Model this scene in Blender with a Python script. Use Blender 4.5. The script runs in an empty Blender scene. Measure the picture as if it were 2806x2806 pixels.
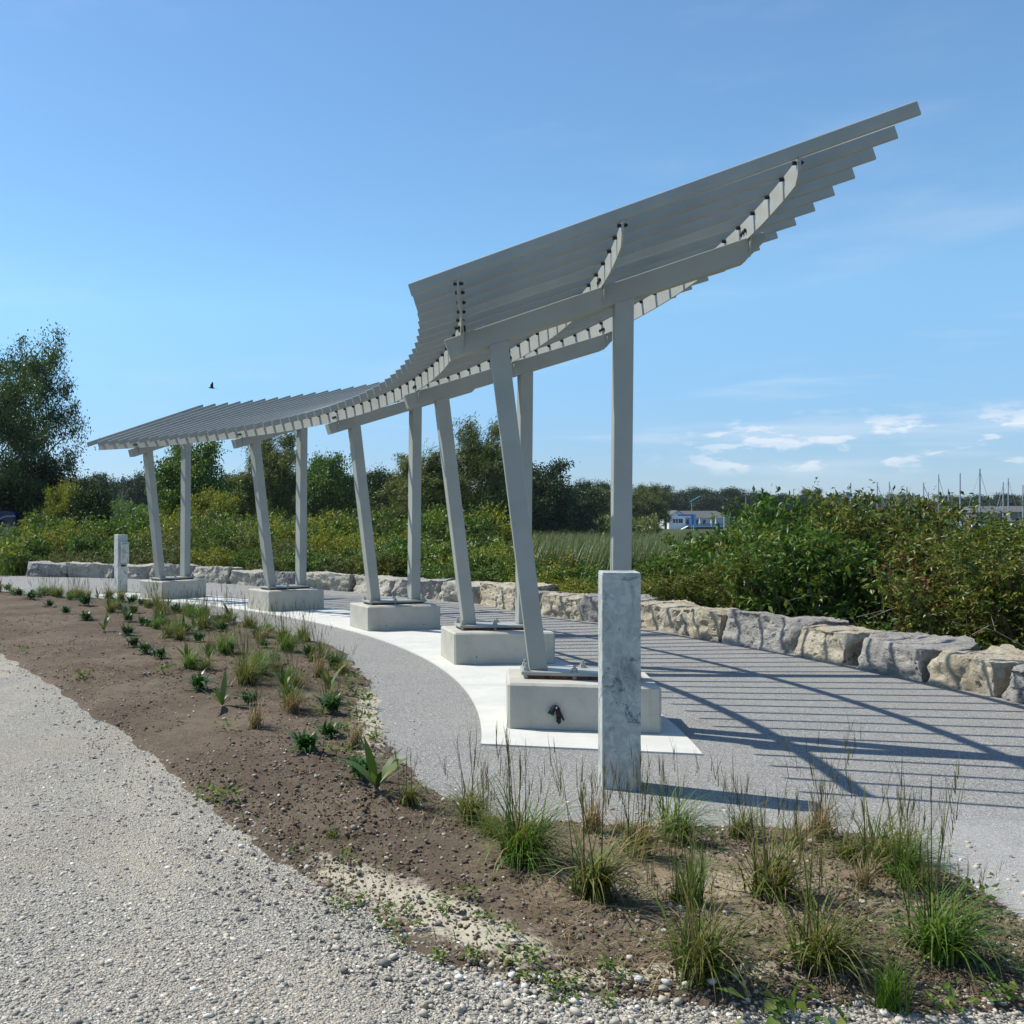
import bpy, bmesh, math, random
import numpy as np
from mathutils import Vector, Matrix, noise as mnoise

# ------------------------------------------------------------------ camera, sky, sun
scene = bpy.context.scene
COL = scene.collection
H = 1.55
F_PX, CX, YH = 2810.0, 858.7, 1419.6
cam_d = bpy.data.cameras.new("camera")
cam = bpy.data.objects.new("camera", cam_d)
COL.objects.link(cam)
cam.location = (0, 0, H)
cam.rotation_euler = (math.radians(90), 0, 0)
cam_d.sensor_width = 36.0
cam_d.lens = 36.0 * F_PX / 2806.0
cam_d.shift_x = (1403 - CX) / 2806.0
cam_d.shift_y = (YH - 1403) / 2806.0
cam_d.clip_start = 0.05
cam_d.clip_end = 8000
scene.camera = cam
SH = Vector((0.690, -0.345, -1.0))            # direction the light travels
SUN_EL = math.atan2(1.0, math.hypot(SH.x, SH.y))
SUN_AZ = math.atan2(-SH.x, -SH.y)             # from +Y towards +X
sun_d = bpy.data.lights.new("sun", 'SUN')
sun = bpy.data.objects.new("sun", sun_d)
COL.objects.link(sun)
sun.rotation_euler = SH.to_track_quat('-Z', 'Y').to_euler()
sun.location = (-20, 10, 30)
sun_d.energy = 5.0
sun_d.angle = math.radians(0.5)
sun_d.color = (1.0, 0.965, 0.875)
world = bpy.data.worlds.new("World")
scene.world = world
world.use_nodes = True
wn, wl = world.node_tree.nodes, world.node_tree.links
bg = wn["Background"]
sky = wn.new("ShaderNodeTexSky")
sky.sky_type = 'NISHITA'
sky.sun_disc = False
sky.sun_elevation = SUN_EL
sky.sun_rotation = SUN_AZ
sky.air_density = 1.0
sky.dust_density = 0.2
sky.ozone_density = 7.0
sky.altitude = 80
# thin clouds low over the horizon, as noise on the view direction of the sky itself
tc = wn.new("ShaderNodeTexCoord")
sep = wn.new("ShaderNodeSeparateXYZ")
wl.new(tc.outputs["Generated"], sep.inputs[0])
def wmath(op, a, b=None, c=None, clamp=False):
    n = wn.new("ShaderNodeMath"); n.operation = op; n.use_clamp = clamp
    for i, v in enumerate((a, b, c)):
        if v is None: continue
        if isinstance(v, (int, float)): n.inputs[i].default_value = v
        else: wl.new(v, n.inputs[i])
    return n.outputs[0]
def wnoise(sx, sy, sz, scale, detail, rough=0.55, off=(0, 0, 0)):
    m = wn.new("ShaderNodeMapping"); m.inputs["Scale"].default_value = (sx, sy, sz); m.inputs["Location"].default_value = off
    wl.new(tc.outputs["Generated"], m.inputs[0])
    n = wn.new("ShaderNodeTexNoise"); n.inputs["Scale"].default_value = scale
    n.inputs["Detail"].default_value = detail; n.inputs["Roughness"].default_value = rough
    wl.new(m.outputs[0], n.inputs[0]); return n.outputs[0]
def wramp(v, lo, hi):
    n = wn.new("ShaderNodeMapRange"); n.interpolation_type = 'SMOOTHSTEP'
    n.inputs[1].default_value = lo; n.inputs[2].default_value = hi
    wl.new(v, n.inputs[0]); return n.outputs[0]
elev = sep.outputs[2]
azx = sep.outputs[0]
veil = wmath('MULTIPLY', wramp(wnoise(1, 1, 4.5, 2.6, 6, 0.6), 0.48, 0.78), 0.16)
band = wmath('MULTIPLY', wramp(elev, 0.035, 0.05), wmath('SUBTRACT', 1.0, wramp(elev, 0.075, 0.10)))
puff = wmath('MULTIPLY', wmath('MULTIPLY', wramp(wnoise(1, 1, 3.2, 21.0, 5, 0.55, (0.2, 0.1, 0.0)), 0.535, 0.63), band), wramp(azx, 0.28, 0.40))
streak = wmath('MULTIPLY', wmath('MULTIPLY', wramp(wnoise(1, 1, 9, 3.0, 4, 0.6, (0.7, 0, 0.3)), 0.5, 0.72),
              wmath('MULTIPLY', wramp(elev, 0.02, 0.06), wmath('SUBTRACT', 1.0, wramp(elev, 0.12, 0.2)))), wmath('MULTIPLY', wramp(azx, 0.0, 0.3), 0.35))
cl = wmath('ADD', wmath('ADD', veil, wmath('MULTIPLY', puff, 0.55)), streak, clamp=True)
mx = wn.new("ShaderNodeMix"); mx.data_type = 'RGBA'
# the real sky was a little paler overhead and bluer at the horizon than the model's
hz = wn.new("ShaderNodeValToRGB"); wl.new(elev, hz.inputs[0])
for el_, (p_, c_) in zip([hz.color_ramp.elements[0], hz.color_ramp.elements[1], hz.color_ramp.elements.new(0.07), hz.color_ramp.elements.new(0.2)],
                         ((0.0, (0.50, 0.58, 0.78)), (0.5, (1.12, 1.26, 1.08)), (0.07, (0.60, 0.68, 0.78)), (0.2, (0.92, 1.04, 0.95)))):
    el_.position = p_; el_.color = c_ + (1,)
gr = wn.new("ShaderNodeMix"); gr.data_type = 'RGBA'; gr.blend_type = 'MULTIPLY'; gr.inputs[0].default_value = 1.0
wl.new(sky.outputs[0], gr.inputs[6]); wl.new(hz.outputs[0], gr.inputs[7])
wl.new(cl, mx.inputs[0]); wl.new(gr.outputs[2], mx.inputs[6]); mx.inputs[7].default_value = (5.0, 5.3, 5.7, 1)
wl.new(mx.outputs[2], bg.inputs[0])
bg.inputs[1].default_value = 0.15
vs = scene.view_settings
vs.view_transform = 'Standard'; vs.look = 'None'; vs.exposure = 0.25; vs.gamma = 1.0; vs.use_curve_mapping = False
scene.cycles.max_bounces = 8
scene.cycles.transparent_max_bounces = 4
scene.cycles.use_adaptive_sampling = True

R = np.random.default_rng(7)
random.seed(7)

# ------------------------------------------------------------------ helpers: objects
def tag(o, label=None, cat=None, group=None, kind=None):
    if label: o["label"] = label
    if cat: o["category"] = cat
    if group: o["group"] = group
    if kind: o["kind"] = kind
    return o
def empty(name, loc=(0, 0, 0), rz=0.0):
    o = bpy.data.objects.new(name, None); o.empty_display_size = 0.2
    o.location = loc; o.rotation_euler = (0, 0, rz); COL.objects.link(o); return o
def rootmat(o):
    return Matrix.Translation(o.location) @ o.rotation_euler.to_matrix().to_4x4()
def add(name, mesh, mat, parent=None, M=None, world=False):
    """link a mesh; world=True: M (or the mesh itself) is in world coordinates although it has a parent"""
    o = bpy.data.objects.new(name, mesh); COL.objects.link(o)
    if mat is not None and not mesh.materials: mesh.materials.append(mat)
    if M is not None: o.matrix_basis = M
    if parent is not None:
        o.parent = parent
        if world:
            P = parent.matrix_basis.copy(); q = parent
            P = getattr_world(parent)
            o.matrix_parent_inverse = P.inverted()
    return o
def getattr_world(o):
    B = o.matrix_basis if o.type != 'EMPTY' else rootmat(o)
    if o.parent is None: return B.copy()
    return getattr_world(o.parent) @ o.matrix_parent_inverse @ B
def copy_tree(o, parent=None):
    c = o.copy(); COL.objects.link(c)
    if parent is not None:
        c.parent = parent; c.matrix_parent_inverse = o.matrix_parent_inverse.copy()
    for ch in CH.get(o.name, []): 
        d = copy_tree(ch, c)
        CH.setdefault(c.name, []).append(d)
    return c
CH = {}
def child(name, mesh, mat, parent, M=None, world=False):
    o = add(name, mesh, mat, parent, M, world); CH.setdefault(parent.name, []).append(o); return o

class MB:
    def __init__(s): s.v = []; s.f = []
    def poly(s, pts, faces):
        b = len(s.v); s.v += [tuple(p) for p in pts]; s.f += [tuple(b + i for i in f) for f in faces]; return s
    def box(s, c, d, M=None):
        x, y, z = d[0] / 2, d[1] / 2, d[2] / 2
        p = [Vector((c[0] + i * x, c[1] + j * y, c[2] + k * z)) for k in (-1, 1) for j in (-1, 1) for i in (-1, 1)]
        if M: p = [M @ q for q in p]
        return s.poly(p, [(0, 2, 3, 1), (4, 5, 7, 6), (0, 1, 5, 4), (2, 6, 7, 3), (0, 4, 6, 2), (1, 3, 7, 5)])
    def prism(s, prof, y0, y1, M=None):
        """profile in x,z extruded along y"""
        n = len(prof); p = [Vector((x, y0, z)) for x, z in prof] + [Vector((x, y1, z)) for x, z in prof]
        if M: p = [M @ q for q in p]
        return s.poly(p, [tuple(range(n)), tuple(range(2 * n - 1, n - 1, -1))] + [(i, i + n, (i + 1) % n + n, (i + 1) % n) for i in range(n)])
    def tube(s, pts, rad, n=6, cap=True):
        pts = [Vector(p) for p in pts]; b = len(s.v)
        for i, p in enumerate(pts):
            d = (pts[min(i + 1, len(pts) - 1)] - pts[max(i - 1, 0)]).normalized()
            u = d.orthogonal().normalized() if i == 0 else (u - d * u.dot(d)).normalized()
            w = d.cross(u); r = rad[i] if hasattr(rad, '__len__') else rad
            for k in range(n):
                a = 2 * math.pi * k / n; s.v.append(tuple(p + (u * math.cos(a) + w * math.sin(a)) * r))
        for i in range(len(pts) - 1):
            for k in range(n):
                s.f.append((b + i * n + k, b + i * n + (k + 1) % n, b + (i + 1) * n + (k + 1) % n, b + (i + 1) * n + k))
        if cap:
            s.f.append(tuple(b + k for k in range(n - 1, -1, -1))); e = b + (len(pts) - 1) * n
            s.f.append(tuple(e + k for k in range(n)))
        return s
    def mesh(s, name, bevel=0, seg=2, smooth=False):
        me = bpy.data.meshes.new(name); me.from_pydata(s.v, [], s.f); 
        bm = bmesh.new(); bm.from_mesh(me)
        if bevel: bmesh.ops.bevel(bm, geom=list(bm.edges), offset=bevel, segments=seg, affect='EDGES', profile=0.5, clamp_overlap=True)
        bmesh.ops.recalc_face_normals(bm, faces=bm.faces); bm.to_mesh(me); bm.free()
        if smooth: me.shade_smooth()
        return me
def np_mesh(name, V, Fq, smooth=False):
    """V (n,3), Fq (m,k) with constant k"""
    me = bpy.data.meshes.new(name); V = np.asarray(V, np.float32); Fq = np.asarray(Fq, np.int32)
    m, k = Fq.shape
    me.vertices.add(len(V)); me.vertices.foreach_set("co", V.ravel())
    me.loops.add(m * k); me.loops.foreach_set("vertex_index", Fq.ravel())
    me.polygons.add(m); me.polygons.foreach_set("loop_start", np.arange(0, m * k, k, dtype=np.int32))
    me.polygons.foreach_set("loop_total", np.full(m, k, np.int32))
    if smooth: me.polygons.foreach_set("use_smooth", np.ones(m, bool))
    me.update(calc_edges=True); return me

# ------------------------------------------------------------------ helpers: materials
class NT:
    def __init__(s, name):
        s.m = bpy.data.materials.new(name); s.m.use_nodes = True
        s.n, s.l = s.m.node_tree.nodes, s.m.node_tree.links
        s.b = s.n["Principled BSDF"]; s.out = s.n["Material Output"]
        s.tc = s.n.new("ShaderNodeTexCoord")
    def set(s, n, i, v):
        if isinstance(v, bpy.types.NodeSocket): s.l.new(v, n.inputs[i])
        else:
            if isinstance(v, tuple) and len(v) == 3 and n.inputs[i].type == 'RGBA': v = v + (1,)
            n.inputs[i].default_value = v
    def coord(s, kind="Object", sc=(1, 1, 1)):
        m = s.n.new("ShaderNodeMapping"); m.inputs["Scale"].default_value = sc
        s.l.new(s.tc.outputs[kind], m.inputs[0]); return m.outputs[0]
    def noise(s, scale, detail=4, rough=0.55, co=None, out=0, dist=0):
        n = s.n.new("ShaderNodeTexNoise"); s.l.new(co or s.coord(), n.inputs[0])
        n.inputs["Scale"].default_value = scale; n.inputs["Detail"].default_value = detail; n.inputs["Roughness"].default_value = rough
        n.inputs["Distortion"].default_value = dist
        return n.outputs[out]
    def voro(s, scale, co=None, out="Distance", feature='F1'):
        n = s.n.new("ShaderNodeTexVoronoi"); n.feature = feature; s.l.new(co or s.coord(), n.inputs[0]); n.inputs["Scale"].default_value = scale
        return n.outputs[out]
    def ramp(s, v, stops):
        n = s.n.new("ShaderNodeValToRGB"); s.l.new(v, n.inputs[0]); e = n.color_ramp.elements
        while len(e) < len(stops): e.new(0.5)
        for el, (p, c) in zip(e, stops):
            el.position = p; el.color = (c, c, c, 1) if isinstance(c, (int, float)) else tuple(c) + (1,)
        return n.outputs[0]
    def mr(s, v, lo, hi, a=0.0, b=1.0):
        n = s.n.new("ShaderNodeMapRange"); n.interpolation_type = 'SMOOTHSTEP'
        s.l.new(v, n.inputs[0])
        for i, x in zip((1, 2, 3, 4), (lo, hi, a, b)): n.inputs[i].default_value = x
        return n.outputs[0]
    def mix(s, f, a, b, mode='MIX'):
        n = s.n.new("ShaderNodeMix"); n.data_type = 'RGBA'; n.blend_type = mode
        s.set(n, 0, f); s.set(n, 6, a); s.set(n, 7, b); return n.outputs[2]
    def math(s, op, a, b=0.0, clamp=False):
        n = s.n.new("ShaderNodeMath"); n.operation = op; n.use_clamp = clamp; s.set(n, 0, a); s.set(n, 1, b); return n.outputs[0]
    def bump(s, h, strength=0.5, dist=0.01, prev=None):
        n = s.n.new("ShaderNodeBump"); n.inputs["Strength"].default_value = strength; n.inputs["Distance"].default_value = dist
        s.l.new(h, n.inputs["Height"])
        if prev is not None: s.l.new(prev, n.inputs["Normal"])
        return n.outputs[0]
    def done(s, col=None, rough=0.8, nor=None, metal=0.0, spec=0.4):
        if col is not None: s.set(s.b, "Base Color", col)
        s.set(s.b, "Roughness", rough); s.set(s.b, "Metallic", metal); s.set(s.b, "Specular IOR Level", spec)
        if nor is not None: s.l.new(nor, s.b.inputs["Normal"])
        return s.m
def plain(name, col, rough=0.6, metal=0.0, var=0.08, sc=6.0):
    t = NT(name); c = t.mix(t.mr(t.noise(sc, 4), 0.35, 0.65), tuple(x * (1 - var) for x in col), tuple(min(1, x * (1 + var)) for x in col))
    return t.done(c, rough, None, metal)
def leafmat(name, stops, trans=0.35, rough=0.5, clump=None):
    t = NT(name); g = t.n.new("ShaderNodeNewGeometry")
    c = t.ramp(g.outputs["Random Per Island"], stops)
    if clump:
        oi = t.n.new("ShaderNodeObjectInfo")
        c = t.mix(t.math('MULTIPLY', t.mr(t.noise(clump[0], 2), 0.4, 0.62), 0.75), c, clump[1])
    c2 = t.mix(1.0, c, (1.0, 1.0, 0.45), 'MULTIPLY')
    t.set(t.b, "Base Color", c); t.set(t.b, "Roughness", rough); t.set(t.b, "Specular IOR Level", 0.18)
    tr = t.n.new("ShaderNodeBsdfTranslucent"); t.l.new(c2, tr.inputs[0])
    ms = t.n.new("ShaderNodeMixShader"); ms.inputs[0].default_value = trans
    t.l.new(t.b.outputs[0], ms.inputs[1]); t.l.new(tr.outputs[0], ms.inputs[2]); t.l.new(ms.outputs[0], t.out.inputs[0])
    return t.m

def m_paint():
    t = NT("warm_grey_paint"); n = t.noise(1.7, 5, 0.6); f = t.noise(60, 3)
    c = t.mix(t.mr(n, 0.35, 0.7), (0.31, 0.316, 0.28), (0.36, 0.364, 0.325))
    c = t.mix(t.mr(t.noise(9, 6, 0.7), 0.62, 0.75, 0, 0.25), c, (0.40, 0.37, 0.32))
    return t.done(c, 0.42, t.bump(f, 0.12, 0.002), 0.0, 0.5)
PAINT = m_paint()
BLACK = plain("black_bolt", (0.015, 0.015, 0.017), 0.45, 0.3)
RUST = plain("rusty_shim", (0.16, 0.06, 0.03), 0.9, 0, 0.5, 30)
def m_concrete(name, a, b, dirt, stain=1.0, rgh=0.85):
    t = NT(name)
    big = t.noise(2.3, 6, 0.65); med = t.noise(11, 5, 0.7); fine = t.noise(180, 3, 0.6)
    c = t.mix(t.mr(big, 0.32, 0.68), a, b)
    c = t.mix(t.math('MULTIPLY', t.mr(med, 0.55, 0.78), 0.45 * stain), c, dirt)
    z = t.n.new("ShaderNodeSeparateXYZ"); t.l.new(t.tc.outputs["Object"], z.inputs[0])
    vs_ = t.noise(5, 5, 0.7, t.coord(sc=(2.5, 2.5, 0.25)))
    c = t.mix(t.math('MULTIPLY', t.mr(vs_, 0.55, 0.75), 0.3 * stain), c, dirt)
    c = t.mix(t.mr(t.noise(120, 2), 0.68, 0.76, 0, 0.45), c, tuple(x * 0.45 for x in dirt))
    c = t.mix(t.mr(fine, 0.3, 0.7, 0.0, 0.18), c, (0.2, 0.2, 0.19))
    h = t.bump(fine, 0.25, 0.003, t.bump(med, 0.2, 0.006))
    return t.done(c, rgh, h, 0, 0.3)
CONC_BLOCK = m_concrete("cast_concrete", (0.40, 0.38, 0.315), (0.50, 0.475, 0.405), (0.25, 0.228, 0.18))
CONC_SLAB = m_concrete("broomed_concrete", (0.53, 0.52, 0.465), (0.60, 0.59, 0.535), (0.36, 0.335, 0.28), 0.9)
def m_galv():
    t = NT("galvanised_steel")
    co = t.coord(sc=(1, 1, 1)); v = t.voro(38, co, "Color")
    sp = t.n.new("ShaderNodeSeparateColor"); t.l.new(v, sp.inputs[0])
    c = t.mix(t.mr(sp.outputs[0], 0.0, 1.0), (0.42, 0.435, 0.40), (0.54, 0.55, 0.51))
    c = t.mix(t.math('MULTIPLY', t.mr(t.noise(5, 6, 0.7, t.coord(sc=(1.6, 1.6, 0.8)), dist=0.6), 0.46, 0.68), 0.75), c, (0.17, 0.19, 0.19))
    c = t.mix(t.math('MULTIPLY', t.mr(t.noise(9, 6, 0.8, t.coord(sc=(0.6, 0.6, 4))), 0.58, 0.7), 0.6), c, (0.13, 0.18, 0.22))
    c = t.mix(t.math('MULTIPLY', t.mr(t.noise(16, 6, 0.75, t.coord(sc=(3, 3, 0.18))), 0.63, 0.7), 0.8), c, (0.12, 0.14, 0.15))
    c = t.mix(t.math('MULTIPLY', t.mr(t.noise(7, 5, 0.6), 0.54, 0.68), 0.6), c, (0.50, 0.49, 0.42))
    # handling scuffs: thin long scratches, mostly upright, some level
    c = t.mix(t.math('MULTIPLY', t.mr(t.noise(60, 4, 0.8, t.coord(sc=(1.6, 1.6, 0.045))), 0.66, 0.70), 0.75), c, (0.09, 0.11, 0.12))
    c = t.mix(t.math('MULTIPLY', t.mr(t.noise(40, 4, 0.8, t.coord(sc=(0.10, 0.10, 2.2))), 0.67, 0.71), 0.7), c, (0.09, 0.12, 0.14))
    c = t.mix(t.math('MULTIPLY', t.mr(t.noise(3.2, 7, 0.8, t.coord(sc=(1.3, 1.3, 2.0)), dist=1.0), 0.54, 0.60), 0.8), c, (0.075, 0.12, 0.155))
    r = t.mr(t.noise(8, 5), 0.3, 0.7, 0.38, 0.62)
    return t.done(c, r, t.bump(t.noise(25, 5, 0.7), 0.15, 0.003), 0.12, 0.5)
GALV = m_galv()

# ------------------------------------------------------------------ plan of the curved structure
def PV(c, t): return sum(a * t ** i for i, a in enumerate(c))
CXs = (0.87380, -2.81735, -2.03400, 0.17292, 0.03611)
CYs = (14.29551, 7.28418, -0.70447, -0.35632, -0.03060)
CZs = (3.30614, -0.03150, 0.08756, -0.03434, -0.08167, 0.02519, 0.03901)
CTs = (0.31150, 0.57069, -0.01139, -0.01403)
CMs = (0.31295, 0.01398)
KF = (4.66066, 14.91903, 25.17701, 35.46160, 45.77162)
SL, SR, HB, ZP = -0.917, 2.119, 0.2407, 0.401
def ev(k):
    t = (k - 25) / 24.0
    return PV(CXs, t), PV(CYs, t), PV(CZs, t), PV(CTs, t), PV(CMs, t)
def plan(k, s):
    x, y, z, a, m = ev(k); return x + s * math.cos(a), y + s * math.sin(a)

# ------------------------------------------------------------------ ground surfaces
from mathutils.geometry import intersect_point_line
def catmull(P, n=6, closed=False):
    P = [np.array(p, float) for p in P]; out = []
    N = len(P)
    for i in range(N if closed else N - 1):
        p1, p2 = P[i], P[(i + 1) % N]
        p0 = P[i - 1] if (i > 0 or closed) else 2 * p1 - p2
        p3 = P[(i + 2) % N] if (i + 2 < N or closed) else 2 * p2 - p1
        for j in range(n):
            t = j / n
            out.append(0.5 * (2 * p1 + (p2 - p0) * t + (2 * p0 - 5 * p1 + 4 * p2 - p3) * t * t + (3 * p1 - p0 - 3 * p2 + p3) * t ** 3))
    if not closed: out.append(P[-1])
    return np.array(out)
BED_PATH = [(-9.5, 24.6), (-6.66, 21.6), (-3.95, 19.6), (-3.16, 19.0), (-1.62, 16.42), (-0.52, 14.1), (0.19, 12.62), (0.50, 10.43), (0.56, 9.02), (0.52, 7.84),
            (0.527, 7.1), (0.586, 6.35), (0.708, 5.74), (0.866, 5.43), (1.116, 5.28), (1.753, 5.16), (2.4, 5.14), (2.75, 4.98), (2.80, 4.53), (2.75, 4.15), (2.73, 3.86), (2.68, 3.5)]
BED_ROAD = [(2.3, 3.27), (1.69, 3.24), (1.37, 3.27), (1.05, 3.32), (0.72, 3.40), (0.56, 3.52), (0.40, 3.74), (0.23, 4.04), (0.02, 4.36), (-0.23, 4.82), (-0.55, 5.53),
            (-1.0, 6.63), (-1.585, 7.84), (-2.44, 9.6), (-3.63, 11.87), (-6.0, 16.5), (-9.0, 22.0), (-11.0, 25.0)]
BED = catmull(BED_PATH + BED_ROAD, 4, True)
def sdf(X, Y, P):
    """signed distance, positive inside the closed polygon"""
    d2 = np.full(X.shape, 1e9); ins = np.zeros(X.shape, bool); n = len(P)
    for i in range(n):
        a, b = P[i], P[(i + 1) % n]; e = b - a
        t = np.clip(((X - a[0]) * e[0] + (Y - a[1]) * e[1]) / (e @ e + 1e-12), 0, 1)
        d2 = np.minimum(d2, (X - a[0] - t * e[0]) ** 2 + (Y - a[1] - t * e[1]) ** 2)
        if a[1] != b[1]:
            c = ((a[1] > Y) != (b[1] > Y)) & (X < (b[0] - a[0]) * (Y - a[1]) / (b[1] - a[1]) + a[0]); ins ^= c
    return np.where(ins, 1, -1) * np.sqrt(d2)
_perm = {}
def vnoise(X, Y, seed=0):
    """smooth value noise in numpy"""
    if seed not in _perm: _perm[seed] = np.random.default_rng(seed + 100).random((256, 256))
    g = _perm[seed]; xi = np.floor(X).astype(int); yi = np.floor(Y).astype(int); fx = X - xi; fy = Y - yi
    fx = fx * fx * (3 - 2 * fx); fy = fy * fy * (3 - 2 * fy)
    a = g[xi % 256, yi % 256]; b = g[(xi + 1) % 256, yi % 256]; c = g[xi % 256, (yi + 1) % 256]; d = g[(xi + 1) % 256, (yi + 1) % 256]
    return (a * (1 - fx) + b * fx) * (1 - fy) + (c * (1 - fx) + d * fx) * fy - 0.5
def fbm(X, Y, f, o=4, seed=0, gain=0.5):
    r = 0; a = 1
    for i in range(o): r = r + a * vnoise(X * f + 17.3 * i, Y * f + 5.1 * i, seed + i); f *= 2.03; a *= gain
    return r
def bed_z(X, Y, fine=True):
    X = np.asarray(X, float); Y = np.asarray(Y, float)
    s = sdf(X, Y, BED)
    s = s + 0.10 * fbm(X, Y, 3.0, 3, 5)
    h = 0.075 * (1 - np.exp(-np.maximum(s, 0) / 0.45)) + np.minimum(s, 0) * 0.35
    if fine:
        soft = np.clip(s / 0.12, 0, 1)
        sm = 0.35 + 0.65 * (fbm(X, Y, 0.9, 2, 40) > -0.05)
        h = h + soft * (0.022 * fbm(X, Y, 3.0, 3, 9) + sm * (0.034 * np.abs(fbm(X, Y, 11, 4, 13, 0.6)) + 0.014 * fbm(X, Y, 30, 2, 19)))
    return h

def m_soil():
    t = NT("brown_garden_soil")
    o = t.coord(); lo = t.noise(0.9, 4, 0.6, o); me = t.noise(7, 6, 0.7, o); fi = t.noise(55, 5, 0.7, o)
    c = t.mix(t.mr(lo, 0.35, 0.65), (0.088, 0.064, 0.043), (0.142, 0.107, 0.075))
    c = t.mix(t.mr(me, 0.4, 0.7, 0, 0.6), c, (0.055, 0.040, 0.028))
    c = t.mix(t.mr(fi, 0.45, 0.75, 0, 0.45), c, (0.235, 0.19, 0.14))
    # pale dried silt, lying along the gravel edge and beside the path
    sp = t.n.new("ShaderNodeSeparateXYZ"); t.l.new(t.tc.outputs["Object"], sp.inputs[0])
    def blob(cx, cy, rx, ry, ang):
        ca, sa = math.cos(ang), math.sin(ang)
        dx = t.math('SUBTRACT', sp.outputs[0], cx); dy = t.math('SUBTRACT', sp.outputs[1], cy)
        u = t.math('ADD', t.math('MULTIPLY', dx, ca / rx), t.math('MULTIPLY', dy, sa / rx))
        v = t.math('ADD', t.math('MULTIPLY', dx, -sa / ry), t.math('MULTIPLY', dy, ca / ry))
        return t.math('SQRT', t.math('ADD', t.math('MULTIPLY', u, u), t.math('MULTIPLY', v, v)))
    for (cx, cy, rx, ry, a) in ((0.42, 4.05, 0.80, 0.17, -0.93), (0.46, 8.0, 1.7, 0.16, 1.5), (1.75, 4.2, 0.45, 0.16, 0.2), (1.0, 3.45, 0.8, 0.07, 0.0)):
        w = t.math('ADD', blob(cx, cy, rx, ry, a), t.math('MULTIPLY', t.math('SUBTRACT', t.noise(9, 8, 0.85, o), 0.5), 3.2))
        c = t.mix(t.mr(w, 0.5, 1.05, 0.85, 0.0), c, (0.48, 0.43, 0.325))
    w = t.math('ADD', blob(1.9, 4.25, 1.3, 0.75, -0.1), t.math('MULTIPLY', t.math('SUBTRACT', t.noise(4, 7, 0.8, o), 0.5), 2.4))
    c = t.mix(t.mr(w, 0.4, 1.1, 0.65, 0.0), c, (0.29, 0.225, 0.15))
    return t.done(c, 0.95, t.bump(fi, 0.8, 0.012, t.bump(me, 0.6, 0.02)), 0, 0.15)
def m_gravel():
    t = NT("limestone_gravel"); o = t.coord()
    big = t.noise(0.55, 4, 0.6, o); v = t.voro(105, o, "Color"); vd = t.voro(105, o, "Distance"); v2 = t.voro(190, o, "Color"); d2 = t.voro(190, o)
    s1 = t.n.new("ShaderNodeSeparateColor"); t.l.new(v, s1.inputs[0]); s2 = t.n.new("ShaderNodeSeparateColor"); t.l.new(v2, s2.inputs[0])
    st = t.ramp(s1.outputs[0], [(0.0, (0.146, 0.135, 0.116)), (0.35, (0.297, 0.276, 0.233)), (0.7, (0.421, 0.388, 0.325)), (1.0, (0.606, 0.564, 0.470))])
    fn = t.ramp(s2.outputs[0], [(0.0, (0.191, 0.177, 0.152)), (0.5, (0.347, 0.326, 0.277)), (1.0, (0.516, 0.480, 0.402))])
    c = t.mix(t.mr(t.noise(6, 5, 0.7, o), 0.4, 0.6), st, fn)
    # packed dusty wheel track
    sand = t.math('MULTIPLY', t.mr(t.noise(1.0, 7, 0.72, t.coord(sc=(1.7, 0.55, 1))), 0.46, 0.66), 0.62)
    c = t.mix(sand, c, (0.510, 0.453, 0.335))
    c = t.mix(t.mr(big, 0.4, 0.7, 0, 0.45), c, (0.337, 0.271, 0.193))
    h = t.bump(d2, 0.5, 0.006, t.bump(vd, 1.0, 0.012))
    return t.done(c, 0.9, h, 0, 0.2)
def m_path():
    t = NT("grey_path_surface"); o = t.coord()
    v2 = t.voro(190, o, "Color"); s2 = t.n.new("ShaderNodeSeparateColor"); t.l.new(v2, s2.inputs[0]); d2 = t.voro(190, o)
    c = t.ramp(s2.outputs[0], [(0.0, (0.077, 0.075, 0.070)), (0.4, (0.185, 0.180, 0.166)), (0.78, (0.288, 0.280, 0.258)), (1.0, (0.516, 0.500, 0.463))])
    c = t.mix(t.mr(t.noise(1.1, 6, 0.65, o), 0.35, 0.7, 0.0, 0.30), c, (0.292, 0.282, 0.255))
    c = t.mix(t.mr(t.noise(5, 6, 0.8, t.coord(sc=(1, 3.2, 1))), 0.56, 0.72, 0, 0.4), c, (0.125, 0.120, 0.112))
    sp = t.n.new("ShaderNodeSeparateXYZ"); t.l.new(t.tc.outputs["Object"], sp.inputs[0])
    # unbound stone screenings towards the end of the path and round the post
    near = t.math('ADD', t.mr(sp.outputs[1], 6.6, 4.2), t.math('MULTIPLY', t.math('SUBTRACT', t.noise(3, 6, 0.7, o), 0.5), 1.3))
    c = t.mix(t.mr(near, 0.3, 0.9, 0, 0.45), c, (0.396, 0.385, 0.357))
    h = t.bump(d2, 0.7, 0.004, t.bump(t.noise(30, 4, 0.7, o), 0.4, 0.006))
    return t.done(c, 0.88, h, 0, 0.25)
SOIL, GRAVEL, PATH = m_soil(), m_gravel(), m_path()
def m_turf():
    t = NT("rough_meadow_ground"); o = t.coord()
    c = t.mix(t.mr(t.noise(0.35, 6, 0.7, o), 0.35, 0.65), (0.035, 0.055, 0.014), (0.075, 0.085, 0.024))
    c = t.mix(t.mr(t.noise(6, 5, 0.7, o), 0.5, 0.8), c, (0.11, 0.085, 0.045))
    return t.done(c, 0.95, t.bump(t.noise(9, 5, 0.7, o), 1.0, 0.05), 0, 0.1)
TURF = m_turf()

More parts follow.
